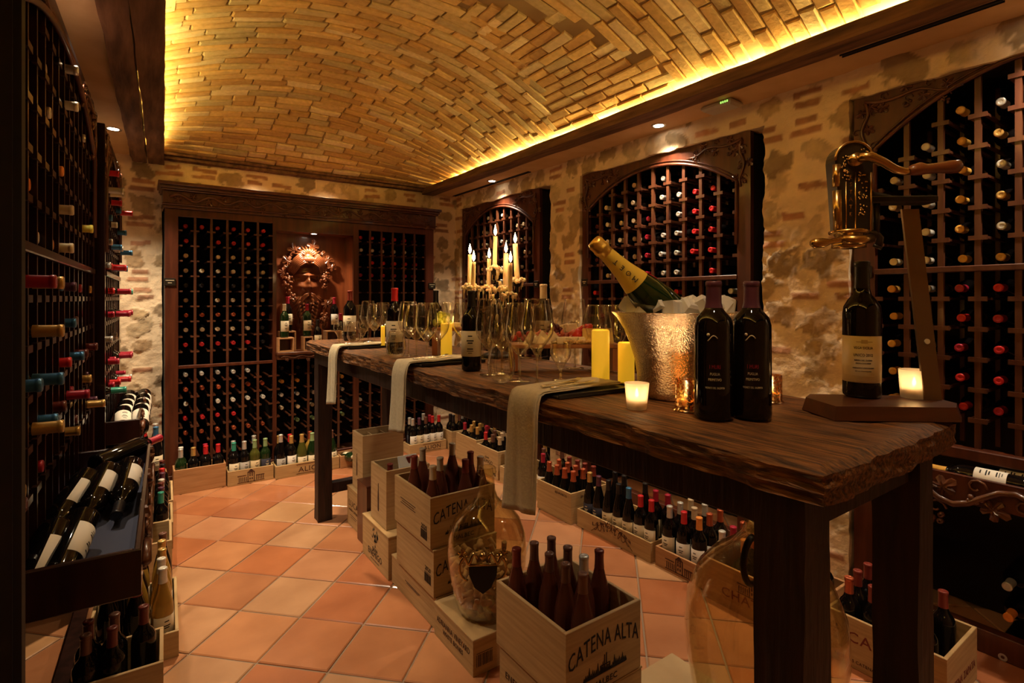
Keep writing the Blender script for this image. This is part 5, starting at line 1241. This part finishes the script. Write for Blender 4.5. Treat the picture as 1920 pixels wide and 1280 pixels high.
for i, (a, b_, z) in enumerate(icepos):
    if (a*a+b_*b_) > .130**2: s_ = .128/math.sqrt(a*a+b_*b_); a *= s_; b_ *= s_
    mb = MB(); s_ = .017+.006*rg.random(); mb.cbox(-s_, s_, -s_, s_, -s_, s_, .006)
    q = cr*a+cf*b_; o = link('ice_cube', mb.mesh('ice_cube', M['ice']), None, (bxc+q.x, byc+q.y, T+z), (rg.uniform(0, 3), rg.uniform(0, 3), rg.uniform(0, 3)))
    tag(o, 'clear ice cube heaped in the steel champagne bucket', 'ice cube', 'ice cubes in the bucket')
mb = MB(); mb.lathe([(0, .18), (.12, .18), (.118, .195), (0, .200)], 30, False, False); solo('crushed_ice', mb, M['ice'], 'bed of ice under the cubes inside the steel bucket', 'ice', loc=(bxc, byc, T))
tip = at_d(1113, 452, 1.36); mid = at_d(1262, 598, 1.40); d = (tip-mid).normalized()
q = d.to_track_quat('Z', 'Y').to_matrix().to_4x4(); bb = tip-d*.38
cb = thing('champagne_bottle', 'large champagne bottle with gold foil neck leaning in the ice bucket', 'champagne bottle', mtx=T3(bb) @ q)
prof = [(.042, 0), (.052, .006), (.054, .016), (.054, .120), (.052, .155), (.045, .195), (.034, .235), (.0262, .270), (.0215, .305), (.0185, .335), (.0200, .345), (.0220, .347), (.0220, .356), (.0205, .358), (.0205, .370), (.017, .380)]
mb = MB(); mb.lathe(prof[:10], 32, True, True); part('bottle_body', mb, M['glassgreen'], cb)
mb = MB(); mb.lathe([(.0378, .2235), (.0348, .2355), (.0270, .2705), (.0223, .3055), (.0196, .335)], 32, False, False); fo = part('neck_foil', mb, M['yellab'], cb)
mb = MB(); mb.lathe([(.0199, .328), (.0199, .342), (.0222, .346), (.0222, .355), (.0208, .357), (.0212, .372), (.0175, .381), (0, .383)], 32, False, False); part('foil_cap', mb, M['goldfoil'], cb)
mb = MB(); mb.lathe([(.0458, .196), (.0420, .210), (.0365, .230)], 12, False, False, ang0=R(60), ang1=R(120)); part('red_seal', mb, M['cap_red'], fo)
# lettering along the neck: letters laid one after another
best = max(range(36), key=lambda i: (q.to_3x3() @ Vector((math.cos(i*R(10)), math.sin(i*R(10)), 0))).dot(-Vector((S35, C35, -.1))))
aa = best*R(10)
for i, ch_ in enumerate('MOET'):
    zz = .243+i*.021; rr_ = .0335-(zz-.243)*.19; me = text_mesh(ch_, .019, M['inkb']); o = link('lettering', me, fo)
    o.matrix_local = RZ(aa+R(90)) @ T3((0, -rr_-.0015, zz)) @ RX(R(-11)) @ RY(R(-90))
# ================================================================ PLACE SETTINGS
def setting(yc, px_tray, names, i):
    y0, y1 = yc-.085, yc+.085
    t = thing('slate_tray', names[0], 'tray', (1.06, yc-.01, T), R(-4)); mb = MB(); mb.cbox(-.155, .125, -.095, .095, 0, .007, .002); part('plate', mb, M['slate'], t)
    mb = MB()
    for a in ((-.155, .125, -.095, -.091), (-.155, .125, .091, .095), (.121, .125, -.09, .09)): mb.box(a[0], a[1], a[2], a[3], .006, .0115)
    part('raised_rim', mb, M['slate'], t)
    # napkin: folded strip across the tray, over the table edge and down
    mb = MB(); nu = 40; nvv = 12; path = [(1.16, .0135), (1.10, .014), (1.00, .0135), (.93, .013), (.875, .0130), (.862, .0115), (.8545, .002), (.851, -.012), (.8465, -.04), (.845, -.12), (.842, -.20), (.840, -.27), (.838, -.295)]
    hang = {0: 1.0, 1: .86, 2: .96}[i]; dist = [0]
    path = [(x, z if z > -.01 else z*hang) for x, z in path]
    for a, b in zip(path, path[1:]): dist.append(dist[-1]+math.hypot(a[0]-b[0], a[1]-b[1]))
    pts = []
    for k in range(nu+1):
        s = dist[-1]*k/nu; j = max(n_ for n_ in range(len(path)-1) if dist[n_] <= s+1e-9); f = (s-dist[j])/(dist[j+1]-dist[j]); pts.append((path[j][0]*(1-f)+path[j+1][0]*f, path[j][1]*(1-f)+path[j+1][1]*f))
    def layer(off, w0, tl):
        v = []
        for k, (x, z) in enumerate(pts):
            down = max(0, -z)/.3; w_ = w0*(1+.10*down)
            for m_ in range(nvv+1):
                a = m_/nvv-.5; wv = .004*math.sin(a*9+k*.11)*down+.0015*math.sin(a*14+k*.3)
                v.append((x-wv-off*(1 if down > .02 else 0), yc+a*w_+tl*down+.004*math.sin(k*.2), T+z+(off if down <= .02 else 0)+abs(wv)*(1 if down < .02 else 0)-down*.012*(a+.5)*2))
        return v
    n_ = nvv+1
    for off, w0, tl in ((0, .132, 0), (.0035, .120, .004)):
        va = layer(off, w0, tl); vb = layer(off+.002, w0, tl); m_ = len(va)
        f = [(k*n_+a, k*n_+a+1, (k+1)*n_+a+1, (k+1)*n_+a) for k in range(nu) for a in range(nvv)]
        f2 = [tuple(x+m_ for x in q_)[::-1] for q_ in f]
        sides = [(k*n_, (k+1)*n_, (k+1)*n_+m_, k*n_+m_) for k in range(nu)]+[(k*n_+nvv, k*n_+nvv+m_, (k+1)*n_+nvv+m_, (k+1)*n_+nvv) for k in range(nu)]+[(nu*n_+a, nu*n_+a+1, nu*n_+a+1+m_, nu*n_+a+m_) for a in range(nvv)]
        mb.add(va+vb, f+f2+sides, True)
    mb.tube([(1.16, yc-.05, T+.016), (1.12, yc-.052, T+.019), (1.05, yc-.058, T+.018), (.98, yc-.055, T+.017)], [.010, .009, .007, .003], 8, flat=.5)
    solo('napkin', mb, M['linen'], names[1], 'napkin')
    # fork and knife, lying diagonally
    z = T+.025
    def cut(nm, cat_, lab, xa, ya, ang, build):
        t_ = thing(nm, lab, cat_, (xa, ya, z), ang); build(t_)
    def fork(t_):
        mb = MB(); mb.tube([(0, 0, 0), (.02, 0, .001), (.07, 0, .002), (.10, 0, .001), (.118, 0, .0)], [.0075, .007, .0038, .0032, .005], 8, flat=.4); part('handle', mb, M['steel'], t_)
        mb = MB(); mb.tube([(.116, 0, 0), (.126, 0, -.001), (.138, 0, 0)], [.004, .0105, .0115], 8, flat=.18)
        for k in range(4): mb.tube([(.136, -.0085+k*.0057, 0), (.155, -.0082+k*.0055, .002), (.172, -.0076+k*.0051, .006)], [.0016, .0015, .0008], 5)
        part('tines', mb, M['steel'], t_)
    def knife(t_):
        mb = MB(); mb.tube([(0, 0, 0), (.03, 0, .0005), (.08, 0, .001), (.095, 0, .001)], [.006, .0062, .0045, .003], 8, flat=.5); part('handle', mb, M['steel'], t_)
        mb = MB(); mb.tube([(.093, 0, .001), (.11, .001, .001), (.15, .002, .001), (.19, .001, .001)], [.004, .0085, .0085, .001], 8, flat=.12); part('blade', mb, M['steel'], t_)
    cut('dinner_fork', 'fork', names[2], .900, yc-.020, R(11), fork); cut('dinner_knife', 'knife', names[3], .905, yc-.052, R(7), knife)
for i, (yc, nn) in enumerate([(1.163, 'near'), (1.987, 'middle'), (2.86, 'far')]):
    w_ = {'near': 'nearest the viewer', 'middle': 'in the middle of the table edge', 'far': 'at the far end of the table'}[nn]
    setting(yc, 0, [f'black slate tray under the napkin {w_}', f'cream linen napkin hanging over the table edge, {nn} one' if nn != 'near' else 'cream linen napkin hanging over the table edge, nearest the viewer', f'silver fork on the napkin {w_}', f'silver knife beside the fork on the napkin {w_}'], i)
# ================================================================ FOOD RISERS AND FOOD
def riser(label, x, y, L_, D, h, rot):
    t = thing('wooden_riser', label, 'serving stand', (x, y, T), rot); mb = MB(); mb.cbox(0, L_, 0, D, h-.014, h, .002); part('board', mb, M['riser'], t)
    for xx in (0.0, L_-.028):
        mb = MB(); mb.cbox(xx, xx+.028, .004, D-.004, 0, h-.0142, .002); part('leg', mb, M['riser'], t)
    return t
FR = R(-33); fo0 = Vector((1.095, 1.575, T)); riser('long wooden serving riser loaded with cheese, fruit and cured meat', fo0.x, fo0.y, .40, .125, .098, FR)
MF = T3(fo0) @ RZ(FR)
def onboard(nm, mb, m, lab, cat_, u, v_, dz=0, rot=(0, 0, 0), g=None):
    o = link(nm, mb.mesh(nm, m), None); o.matrix_world = MF @ T3((u*1.11, v_, .0985+dz*1.4)) @ Euler(rot).to_matrix().to_4x4() @ Matrix.Scale(1.42, 4); tag(o, lab, cat_, g); return o
rg = random.Random(31)
for i in range(7):                                   # yellow cheese wedges, right end
    mb = MB(); mb.prism([(0, 0), (.036, 0), (.006, .040)], -.006, .006)
    onboard('cheese_wedge', mb, M['cheese'], f'yellow cheese wedge at the right front of the riser, {ORD[i]} from the left', 'cheese', .245+.015*i, .022, 0, (R(-6), 0, R(50+6*i)), 'yellow cheese wedges')
for i in range(6):
    mb = MB(); mb.tube([(0, 0, 0), (.006, .002, .014), (.0, .004, .028)], [.012, .015, .004], 8)
    onboard('strawberry_half', mb, M['straw'], f'bright red cut strawberry right of the middle of the riser, {ORD[i]} from the left', 'strawberry', .215+.018*i, .052+.018*(i % 2), .012+.010*(i % 3), (R(30*i), R(20), R(50*i)), 'strawberries')
for i in range(6):
    mb = MB(); mb.tube([(.012*math.cos(a), .012*math.sin(a), .004*a) for a in [k*.7 for k in range(10)]], [.008]*10, 6, flat=.35)
    onboard('cured_ham_slice', mb, M['meat'], f'curled slice of cured ham in the middle of the riser, {ORD[i]} from the left', 'cured meat', .09+.026*i, .060+.012*(i % 2), .008, (R(20), 0, R(60*i)), 'cured ham slices')
for i in range(3):
    mb = MB(); mb.prism([(0, 0), (.050, .006), (.02, .034)], -.008, .008)
    onboard('cheese_triangle', mb, M['cheesew'], f'pale cheese triangle at the left half of the riser, {ORD[i]} from the left', 'cheese', .045+.036*i, .022, 0, (0, 0, R(15+10*i)), 'pale cheese triangles')
for i in range(5):
    mb = MB(); mb.ball((0, 0, .009), .009, 8, 6); onboard('raspberry', mb, M['straw'], f'red raspberry at the left rear of the riser, {ORD[i]} from the left', 'raspberry', .015+.017*i, .09-.008*(i % 2), .003+.010*(i % 2), (0, 0, 0), 'raspberries')
for i in range(5):
    mb = MB(); mb.cbox(-.009, .009, -.009, .009, 0, .018, .002); onboard('white_cheese_cube', mb, M['cheesew'], f'white cheese cube at the front middle of the riser, {ORD[i]} from the left', 'cheese', .165+.017*i, .022+.012*(i % 2), .0, (0, 0, R(25*i)), 'white cheese cubes')
for i in range(4):
    mb = MB(); mb.cbox(-.014, .014, -.003, .003, 0, .05, .001); onboard('cracker_stick', mb, M['cheesew'], f'upright flat cracker at the rear of the riser, {ORD[i]} from the left', 'cracker', .20+.007*i, .094, .0, (R(-10), R(-14+3*i), R(20)), 'upright crackers')
mb = MB()
for i in range(60): mb.ball((rg.uniform(0, .11), rg.uniform(0, .02), .004+rg.uniform(0, .004)), .005, 6, 4, (1.3, .8, .8))
o = onboard('mixed_nuts', mb, M['cracker'], 'scatter of mixed nuts along the front edge of the riser', 'nuts', .18, .002, 0); o['kind'] = 'stuff'
def grapes(lab, base, m, n, sx, sy, sz, stem, rr_=.0105):
    t = thing('grape_bunch', lab, 'grapes', base); rg = random.Random(n); mb = MB(); mb.ball((0, 0, 0), rr_, 10, 7); me = mb.mesh('grape', m)
    for i in range(n):
        z = rr_+(i/n)**1.2*sz; w_ = (1-.55*(i/n)); a = i*2.4; link('grape', me, t, (math.cos(a)*sx*w_*math.sqrt(rg.uniform(.3, 1)), math.sin(a)*sy*w_*math.sqrt(rg.uniform(.3, 1)), z))
    mb = MB(); mb.tube([(0, 0, sz*.5), (.004, 0, sz+rr_*1.5), (.014, 0, sz+rr_*2.6)], .0018, 5); part('stem', mb, M['cracker'], t)
grapes('dark grapes heaped in the middle of the long riser', MF @ Vector((.170, .085, .0985)), M['grapeb'], 26, .046, .028, .055, True, .0115)
# rear riser with green grapes
p = at_z(806, 668, T); r2 = riser('upright wooden riser block behind the glowing candle', p.x+.02, p.y+.02, .20, .10, .128, R(-33))
g2p = Matrix.Translation((p.x+.02, p.y+.02, T)) @ RZ(R(-33)) @ Vector((.045, .05, .1285)); grapes('green grapes heaped on the rear wooden riser', g2p, M['grapeg'], 26, .050, .03, .055, True, .0125)
g3p = Matrix.Translation((p.x+.02, p.y+.02, T)) @ RZ(R(-33)) @ Vector((.16, .05, .1285)); grapes('small red grapes at the right end of the rear riser', g3p, M['grapeb'], 14, .028, .022, .025, True, .008)
mb = MB(); mb.cbox(-.022, .022, -.012, .012, 0, .024, .003); o = link('cheese_block', mb.mesh('cheese_block', M['cheesew']), None); o.matrix_world = Matrix.Translation((p.x+.02, p.y+.02, T)) @ RZ(R(-33)) @ T3((.108, .025, .1285)); tag(o, 'pale cheese block beside the green grapes on the rear riser', 'cheese')
# glass jar
jp = MF @ Vector((.33, .07, .0985)); t = thing('honey_jar', 'small clip-top glass jar at the right rear of the riser', 'jar', jp)
mb = MB(); o_ = [(.026, 0), (.030, .004), (.030, .040), (.026, .050), (.024, .053)]; mb.lathe([(0, 0)]+o_+[(r-.002, z+.002 if z < .01 else z) for r, z in o_][::-1]+[(0, .004)], 24, False, False); part('glass_body', mb, M['jarglass'], t)
mb = MB(); mb.lathe([(0, .054), (.027, .054), (.028, .057), (.026, .064), (.015, .068), (0, .068)], 24, False, False); part('lid', mb, M['jarglass'], t)
mb = MB(); mb.lathe([(0, .0045), (.0265, .0045), (.0265, .026), (0, .026)], 20, False, False); part('honey', mb, M['copperh'] if 'copperh' in M else M['cap_orange'], t)
# ================================================================ CANDELABRA
D0 = 2.42
def cpos(px_, py_, d=D0): return at_d(px_, py_, d)
cb_ = cpos(932, 0, D0); cbx, cby = cb_.x, cb_.y
t = thing('candelabra', 'wax-covered branching candelabra on the rear of the table', 'candelabra', (cbx, cby, T))
mb = MB(); mb.lathe([(.075, 0), (.078, .006), (.060, .016), (.030, .026), (.016, .04), (.022, .07), (.013, .10), (.020, .14), (.012, .18), (.016, .24), (.010, .29), (.006, .34)], 22); part('stem', mb, M['iron'], t)
CAND = [(880, 477, 536, 2.46), (887, 491, 540, 2.36), (916, 485, 539, 2.50), (927.5, 443, 502, 2.44), (947.5, 475, 540, 2.36), (956, 493, 552, 2.30), (970, 457, 524, 2.42)]
wax = MB(); rg = random.Random(12)
for i, (px_, yt, yb, d_) in enumerate(CAND):
    b_ = cpos(px_, yb, d_); zt2 = cpos(px_, yt, d_).z; hh = zt2-b_.z; loc = Vector((b_.x-cbx, b_.y-cby, b_.z-T))
    if i != 3:
        mb = MB(); s0 = Vector((0, 0, .12+.02*(i % 3))); mid1 = Vector((loc.x*.35, loc.y*.35, loc.z-.10)); mid2 = Vector((loc.x*.85, loc.y*.85, loc.z-.085)); e_ = loc+Vector((0, 0, -.03))
        P_ = [s0, s0*.5+mid1*.5+Vector((0, 0, .02)), mid1, mid1*.5+mid2*.5+Vector((0, 0, -.02)), mid2, e_*.5+mid2*.5+Vector((loc.x*.08, loc.y*.08, 0)), e_]
        mb.tube(P_, [.006, .006, .0055, .005, .005, .005, .006], 8); part('arm', mb, M['iron'], t)
    mb = MB(); mb.push(T3(loc)); mb.lathe([(.006, -.035), (.016, -.028), (.020, -.012), (.024, -.003), (.012, -.001)], 16); part('cup', mb, M['iron'], t)
    for k in range(54):
        a = rg.uniform(0, 6.28); r_ = rg.uniform(.006, .032); wax.ball((loc.x+r_*math.cos(a), loc.y+r_*math.sin(a), loc.z+rg.uniform(-.010, .008)-max(0, r_-.02)*.5), rg.uniform(.005, .0105), 6, 5)
    for k in range(9):
        a = rg.uniform(0, 6.28); l_ = rg.uniform(.015, .065); x, y = loc.x+.026*math.cos(a), loc.y+.026*math.sin(a)
        wax.tube([(x, y, loc.z-.004), (x+.001, y, loc.z-l_*.5), (x, y, loc.z-l_)], [.004, .003, .0015], 5)
    c = thing('taper_candle', ['lit taper candle at the far left of the candelabra, taller of the left pair', 'lit taper candle front left on the candelabra, shorter of the left pair', 'lit short taper candle left of the topmost one', 'lit topmost taper candle in the middle of the candelabra', 'lit thick taper candle right of the middle of the candelabra', 'lit lowest taper candle at the right front of the candelabra', 'lit leaning taper candle at the far right of the candelabra'][i], 'candle', b_)
    ln = .01 if i == 6 else .003; r_ = .0115 if i in (4, 6) else .0095
    mb = MB(); cs = -cr if i == 6 else cr
    n_ = 8; mb.tube([(cs.x*ln*k/n_, cs.y*ln*k/n_, .0+hh*k/n_) for k in range(n_+1)], [r_*(1.05-.1*k/n_) for k in range(n_+1)], 12); part('taper', mb, M['wax'], c)
    mb = MB(); mb.push(T3((cs.x*ln, cs.y*ln, hh))); mb.tube([(0, 0, -.002), (0, 0, .008)], .001, 5); part('wick', mb, M['black'], c)
    mb = MB(); mb.push(T3((cs.x*ln, cs.y*ln, hh))); fh = .052 if i != 3 else .056; mb.lathe([(0, .003), (.004, .009), (.0072, .018), (.0062, .028), (.0030, .040), (0, fh)], 12, False, False); part('flame', mb, M['flame'], c)
    lamp('candle_glow', 'POINT', (b_.x, b_.y, b_.z+hh+.03), .55, (1, .55, .22), shadow_soft_size=.012)
for k in range(60):
    a = rg.uniform(0, 6.28); zz = rg.uniform(.05, .33); r_ = .018+.02*rg.random(); wax.ball((r_*math.cos(a), r_*math.sin(a), zz), rg.uniform(.005, .011), 6, 5, (1, 1, 1.6))
part('melted_wax', wax, M['wax'], t)
# ================================================================ CARVED HEAD IN THE NICHE
nxm = (nich[0]+nich[1])/2; yb = YF+.225
HC = at_y(578, 540, YF+.14); hd = thing('carved_head', 'carved wooden bearded head with vine leaves and grapes hung in the niche', 'carving', (HC.x, yb, HC.z))
nu, nz = 90, 130; A, B = np.meshgrid(np.linspace(-.17, .17, nu), np.linspace(-.40, .30, nz))
g = lambda cx, cz, sx, sz, h_: h_*np.exp(-((A-cx)/sx)**2-((B-cz)/sz)**2)
Hh = g(0, .03, .13, .26, .11)                        # skull
Hh += g(0, .055, .018, .055, .060)+g(0, .005, .030, .020, .035)    # nose
Hh += g(-.048, .112, .045, .014, .035)+g(.048, .112, .045, .014, .035)   # brows
Hh -= g(-.048, .078, .028, .016, .050)+g(.048, .078, .028, .016, .050)   # sockets
Hh += g(-.048, .075, .016, .010, .030)+g(.048, .075, .016, .010, .030)   # eyes
Hh += g(-.065, .015, .032, .028, .022)+g(.065, .015, .032, .028, .022)
Hh += sum(g(0, .145+.014*k, .06, .004, .008) for k in range(3))
Hh -= g(0, -.070, .030, .016, .06)                   # open mouth
Hh += g(0, -.105, .022, .008, .016)
hair = np.clip((B-.20)/.04, 0, 1)+np.clip((-.06-B)/.04, 0, 1)*np.clip((np.abs(A)-.03)/.02, 0, 1)+np.clip((-.115-B)/.02, 0, 1)
hair = np.clip(hair, 0, 1); ang = np.arctan2(A, B+.02)
Hh += hair*(.022*np.abs(np.sin(ang*16+np.sin(B*38)*1.4+np.sin(A*30)))+.01)
prf = np.clip(1-(np.abs(A)/(.155-np.clip(-B-.1, 0, .3)*.32))**4, 0, 1); Hh *= prf
Y = -Hh*.8
v = [tuple(p) for p in np.stack([A, Y, B], -1).reshape(-1, 3)]; keep = (prf > .02).reshape(-1)
mb = MB(); mb.add(v, [f for f in [(j*nu+i, j*nu+i+1, (j+1)*nu+i+1, (j+1)*nu+i) for j in range(nz-1) for i in range(nu-1)] if all(keep[k] for k in f)], True)
part('face', mb, M['mask'], hd)
rg = random.Random(77)
mb = MB(); mb.ball((0, -.075, .255), .05, 12, 8, (1.1, .7, 1))                      # hair locks swept over the brow
for k in range(9):
    x0 = -.05+.0125*k; mb.tube([(x0*.4, -.11, .275), (x0*.9, -.125, .24), (x0*1.7, -.115, .20)], [.006, .010, .003], 6)
for s in (-1, 1):
    for k in range(7):
        x0 = s*(.004+.007*k)
        mb.tube([(x0, -.115+.004*k, .215+.012*k), (x0+s*.03, -.130+.004*k, .215+.012*k), (x0+s*.075, -.115, .185+.010*k), (x0+s*.100, -.085, .14+.008*k), (x0+s*.125, -.06, .10+.004*k)], [.005, .0085, .0085, .007, .003], 6)
    for k in range(9):
        a = R(20+k*17); mb.tube([(s*.01, -.07, .27), (s*(.01+.06*math.cos(a)), -.10, .27+.05*math.sin(a)), (s*(.012+.12*math.cos(a)), -.06, .26+.10*math.sin(a)+.01*math.sin(k*3))], [.010, .012, .004], 7)
    # moustache
    for k in range(4): mb.tube([(s*.010, -.140, -.045-.005*k), (s*.035, -.135, -.055-.009*k), (s*.060, -.11, -.085-.012*k), (s*.055+s*.01*k, -.09, -.13-.012*k)], [.005, .009, .008, .003], 6)
    # beard curls
    for k in range(9):
        z0 = -.12-.03*k; x0 = s*(.075-.006*k)
        mb.tube([(x0*.5, -.09, z0+.02), (x0, -.105, z0-.005), (x0*1.15, -.085, z0-.04), (x0*.75, -.075, z0-.055), (x0*.55, -.08, z0-.035)], [.009, .013, .011, .008, .004], 7)
part('hair_and_beard', mb, M['mask'], hd)
for nm, lst in (('vine_leaves', [(-.11, .32, .062, 100), (.045, .355, .062, 80), (.165, .24, .060, 10), (-.16, .23, .050, 130), (-.19, .13, .050, 170), (.205, .19, .042, -20), (-.15, .17, .040, 150), (.16, -.14, .050, 30), (.205, -.11, .038, 20), (-.14, -.26, .042, 200), (.115, .29, .045, 50)]),):
    for (x, z, s_, a) in lst:
        mb = MB(); mb.leaf((x, z), s_, R(a), -.055, .22)
        for k in range(4): mb.tube([(x, -.055-s_*.23, z), (x+math.cos(R(a)+(-.9+.6*k))*s_*.75, -.062, z+math.sin(R(a)+(-.9+.6*k))*s_*.75)], [.0035, .0015], 5)
        part('vine_leaf', mb, M['mask'], hd)
for (x, z, n, sx, sz) in [(-.155, .03, 26, .048, .090), (-.125, -.09, 14, .035, .055), (.140, .07, 30, .050, .10), (.135, -.27, 24, .038, .080)]:
    mb = MB(); k = 0
    for i in range(n*2):
        q1, q2 = rg.uniform(-1, 1), rg.uniform(-1, 1)
        if q1*q1+q2*q2 > 1: continue
        wz = 1 if q2 > -.2 else .6; mb.ball((x+q1*sx*wz, -.055-.035*(1-q1*q1-q2*q2*.6), z+q2*sz), .0125, 8, 6)
    part('grape_cluster', mb, M['mask'], hd)
# ---- niche display: little box shelves and bottles
def cube(label, x, y, s, h): 
    t = thing('display_box', label, 'wooden box', (x, y, .9525), group='open box stands in the niche'); mb = MB()
    for a in ((0, s, 0, .10, 0, .010), (0, s, 0, .10, h-.010, h), (0, .010, 0, .10, .010, h-.010), (s-.010, s, 0, .10, .010, h-.010)): mb.cbox(*a, .001)
    part('box_frame', mb, M['pine3'], t)
    mb = MB(); mb.box(.01, s-.01, .094, .0995, .01, h-.01); part('back_panel', mb, M['mahog'], t); return t
nb = lambda px_: at_y(px_, 600, YF-.02).x
xa = nb(519); cube('open wooden box stand at the left front of the niche', xa, YF-.078, .12, .115); cube('taller open box stand behind the left one in the niche', xa+.035, YF+.035, .125, .160)
xb_ = nb(568); cube('narrow box stand in the middle of the niche', xb_, YF-.05, .075, .115); cube('open wooden box stand at the right of the niche', nb(612), YF-.02, .13, .155)
def nbottle(x, y, z, cp_, lb, lab, s=.95): stand(x, y, .9525+z, 'bordeaux', 'green' if 'green' in lab else 'black', cp_, lb, lab, 'bottles displayed in the niche', rot=R(12), sc_=s)
nbottle(xa+.055, YF-.03, .115, 'tan', 'cream', 'green-shouldered bottle on the left front box in the niche', .9)
nbottle(xa+.105, YF+.085, .160, 'crimson', 'cream', 'pink-capped bottle on the taller left box in the niche', .95)
nbottle(xb_+.037, YF-.0, .115, 'crimson', 'parch', 'green glass bottle on the middle box in front of the beard', .9)
nbottle(nb(618)+.055, YF+.03, .155, 'crimson', 'white', 'red-capped white-labelled bottle on the right box in the niche', .95)
nbottle(nb(594), YF-.045, .0, 'black', 'parch', 'small dark bottle standing directly on the niche shelf', .85)
nbottle(nb(640)+.02, YF+.07, .0, 'crimson', 'cream', 'red-capped bottle half hidden at the right of the niche', 1.0)
# far rows of racked bottles, too many and too small to tell apart
mb = MB(); mi = []; mats_ = []
for kind, mtx, gl, cp_ in FAR:
    body, cap_me, _, _, _, _ = bottle_meshes(kind)
    for me_, m_ in ((body, M['glass'+gl]), (cap_me, M['cap_'+cp_])):
        if m_ not in mats_: mats_.append(m_)
        mb.mt = mtx; mb.add([v.co for v in me_.vertices], [tuple(p.vertices) for p in me_.polygons], True); mi += [mats_.index(m_)]*len(me_.polygons)
mb.mt = Matrix(); me = bpy.data.meshes.new('racked_bottles'); me.from_pydata(mb.v, [], mb.f)
for m_ in mats_: me.materials.append(m_)
me.polygons.foreach_set('material_index', mi); me.polygons.foreach_set('use_smooth', [True]*len(mi)); me.update()
o = link('racked_wine_bottles', me); tag(o, 'rows of small coloured bottle caps filling the back cabinet and the farther racks', 'wine bottles'); o['kind'] = 'stuff'
print('BOTTLES', NB[0], 'OBJECTS', len(bpy.data.objects))
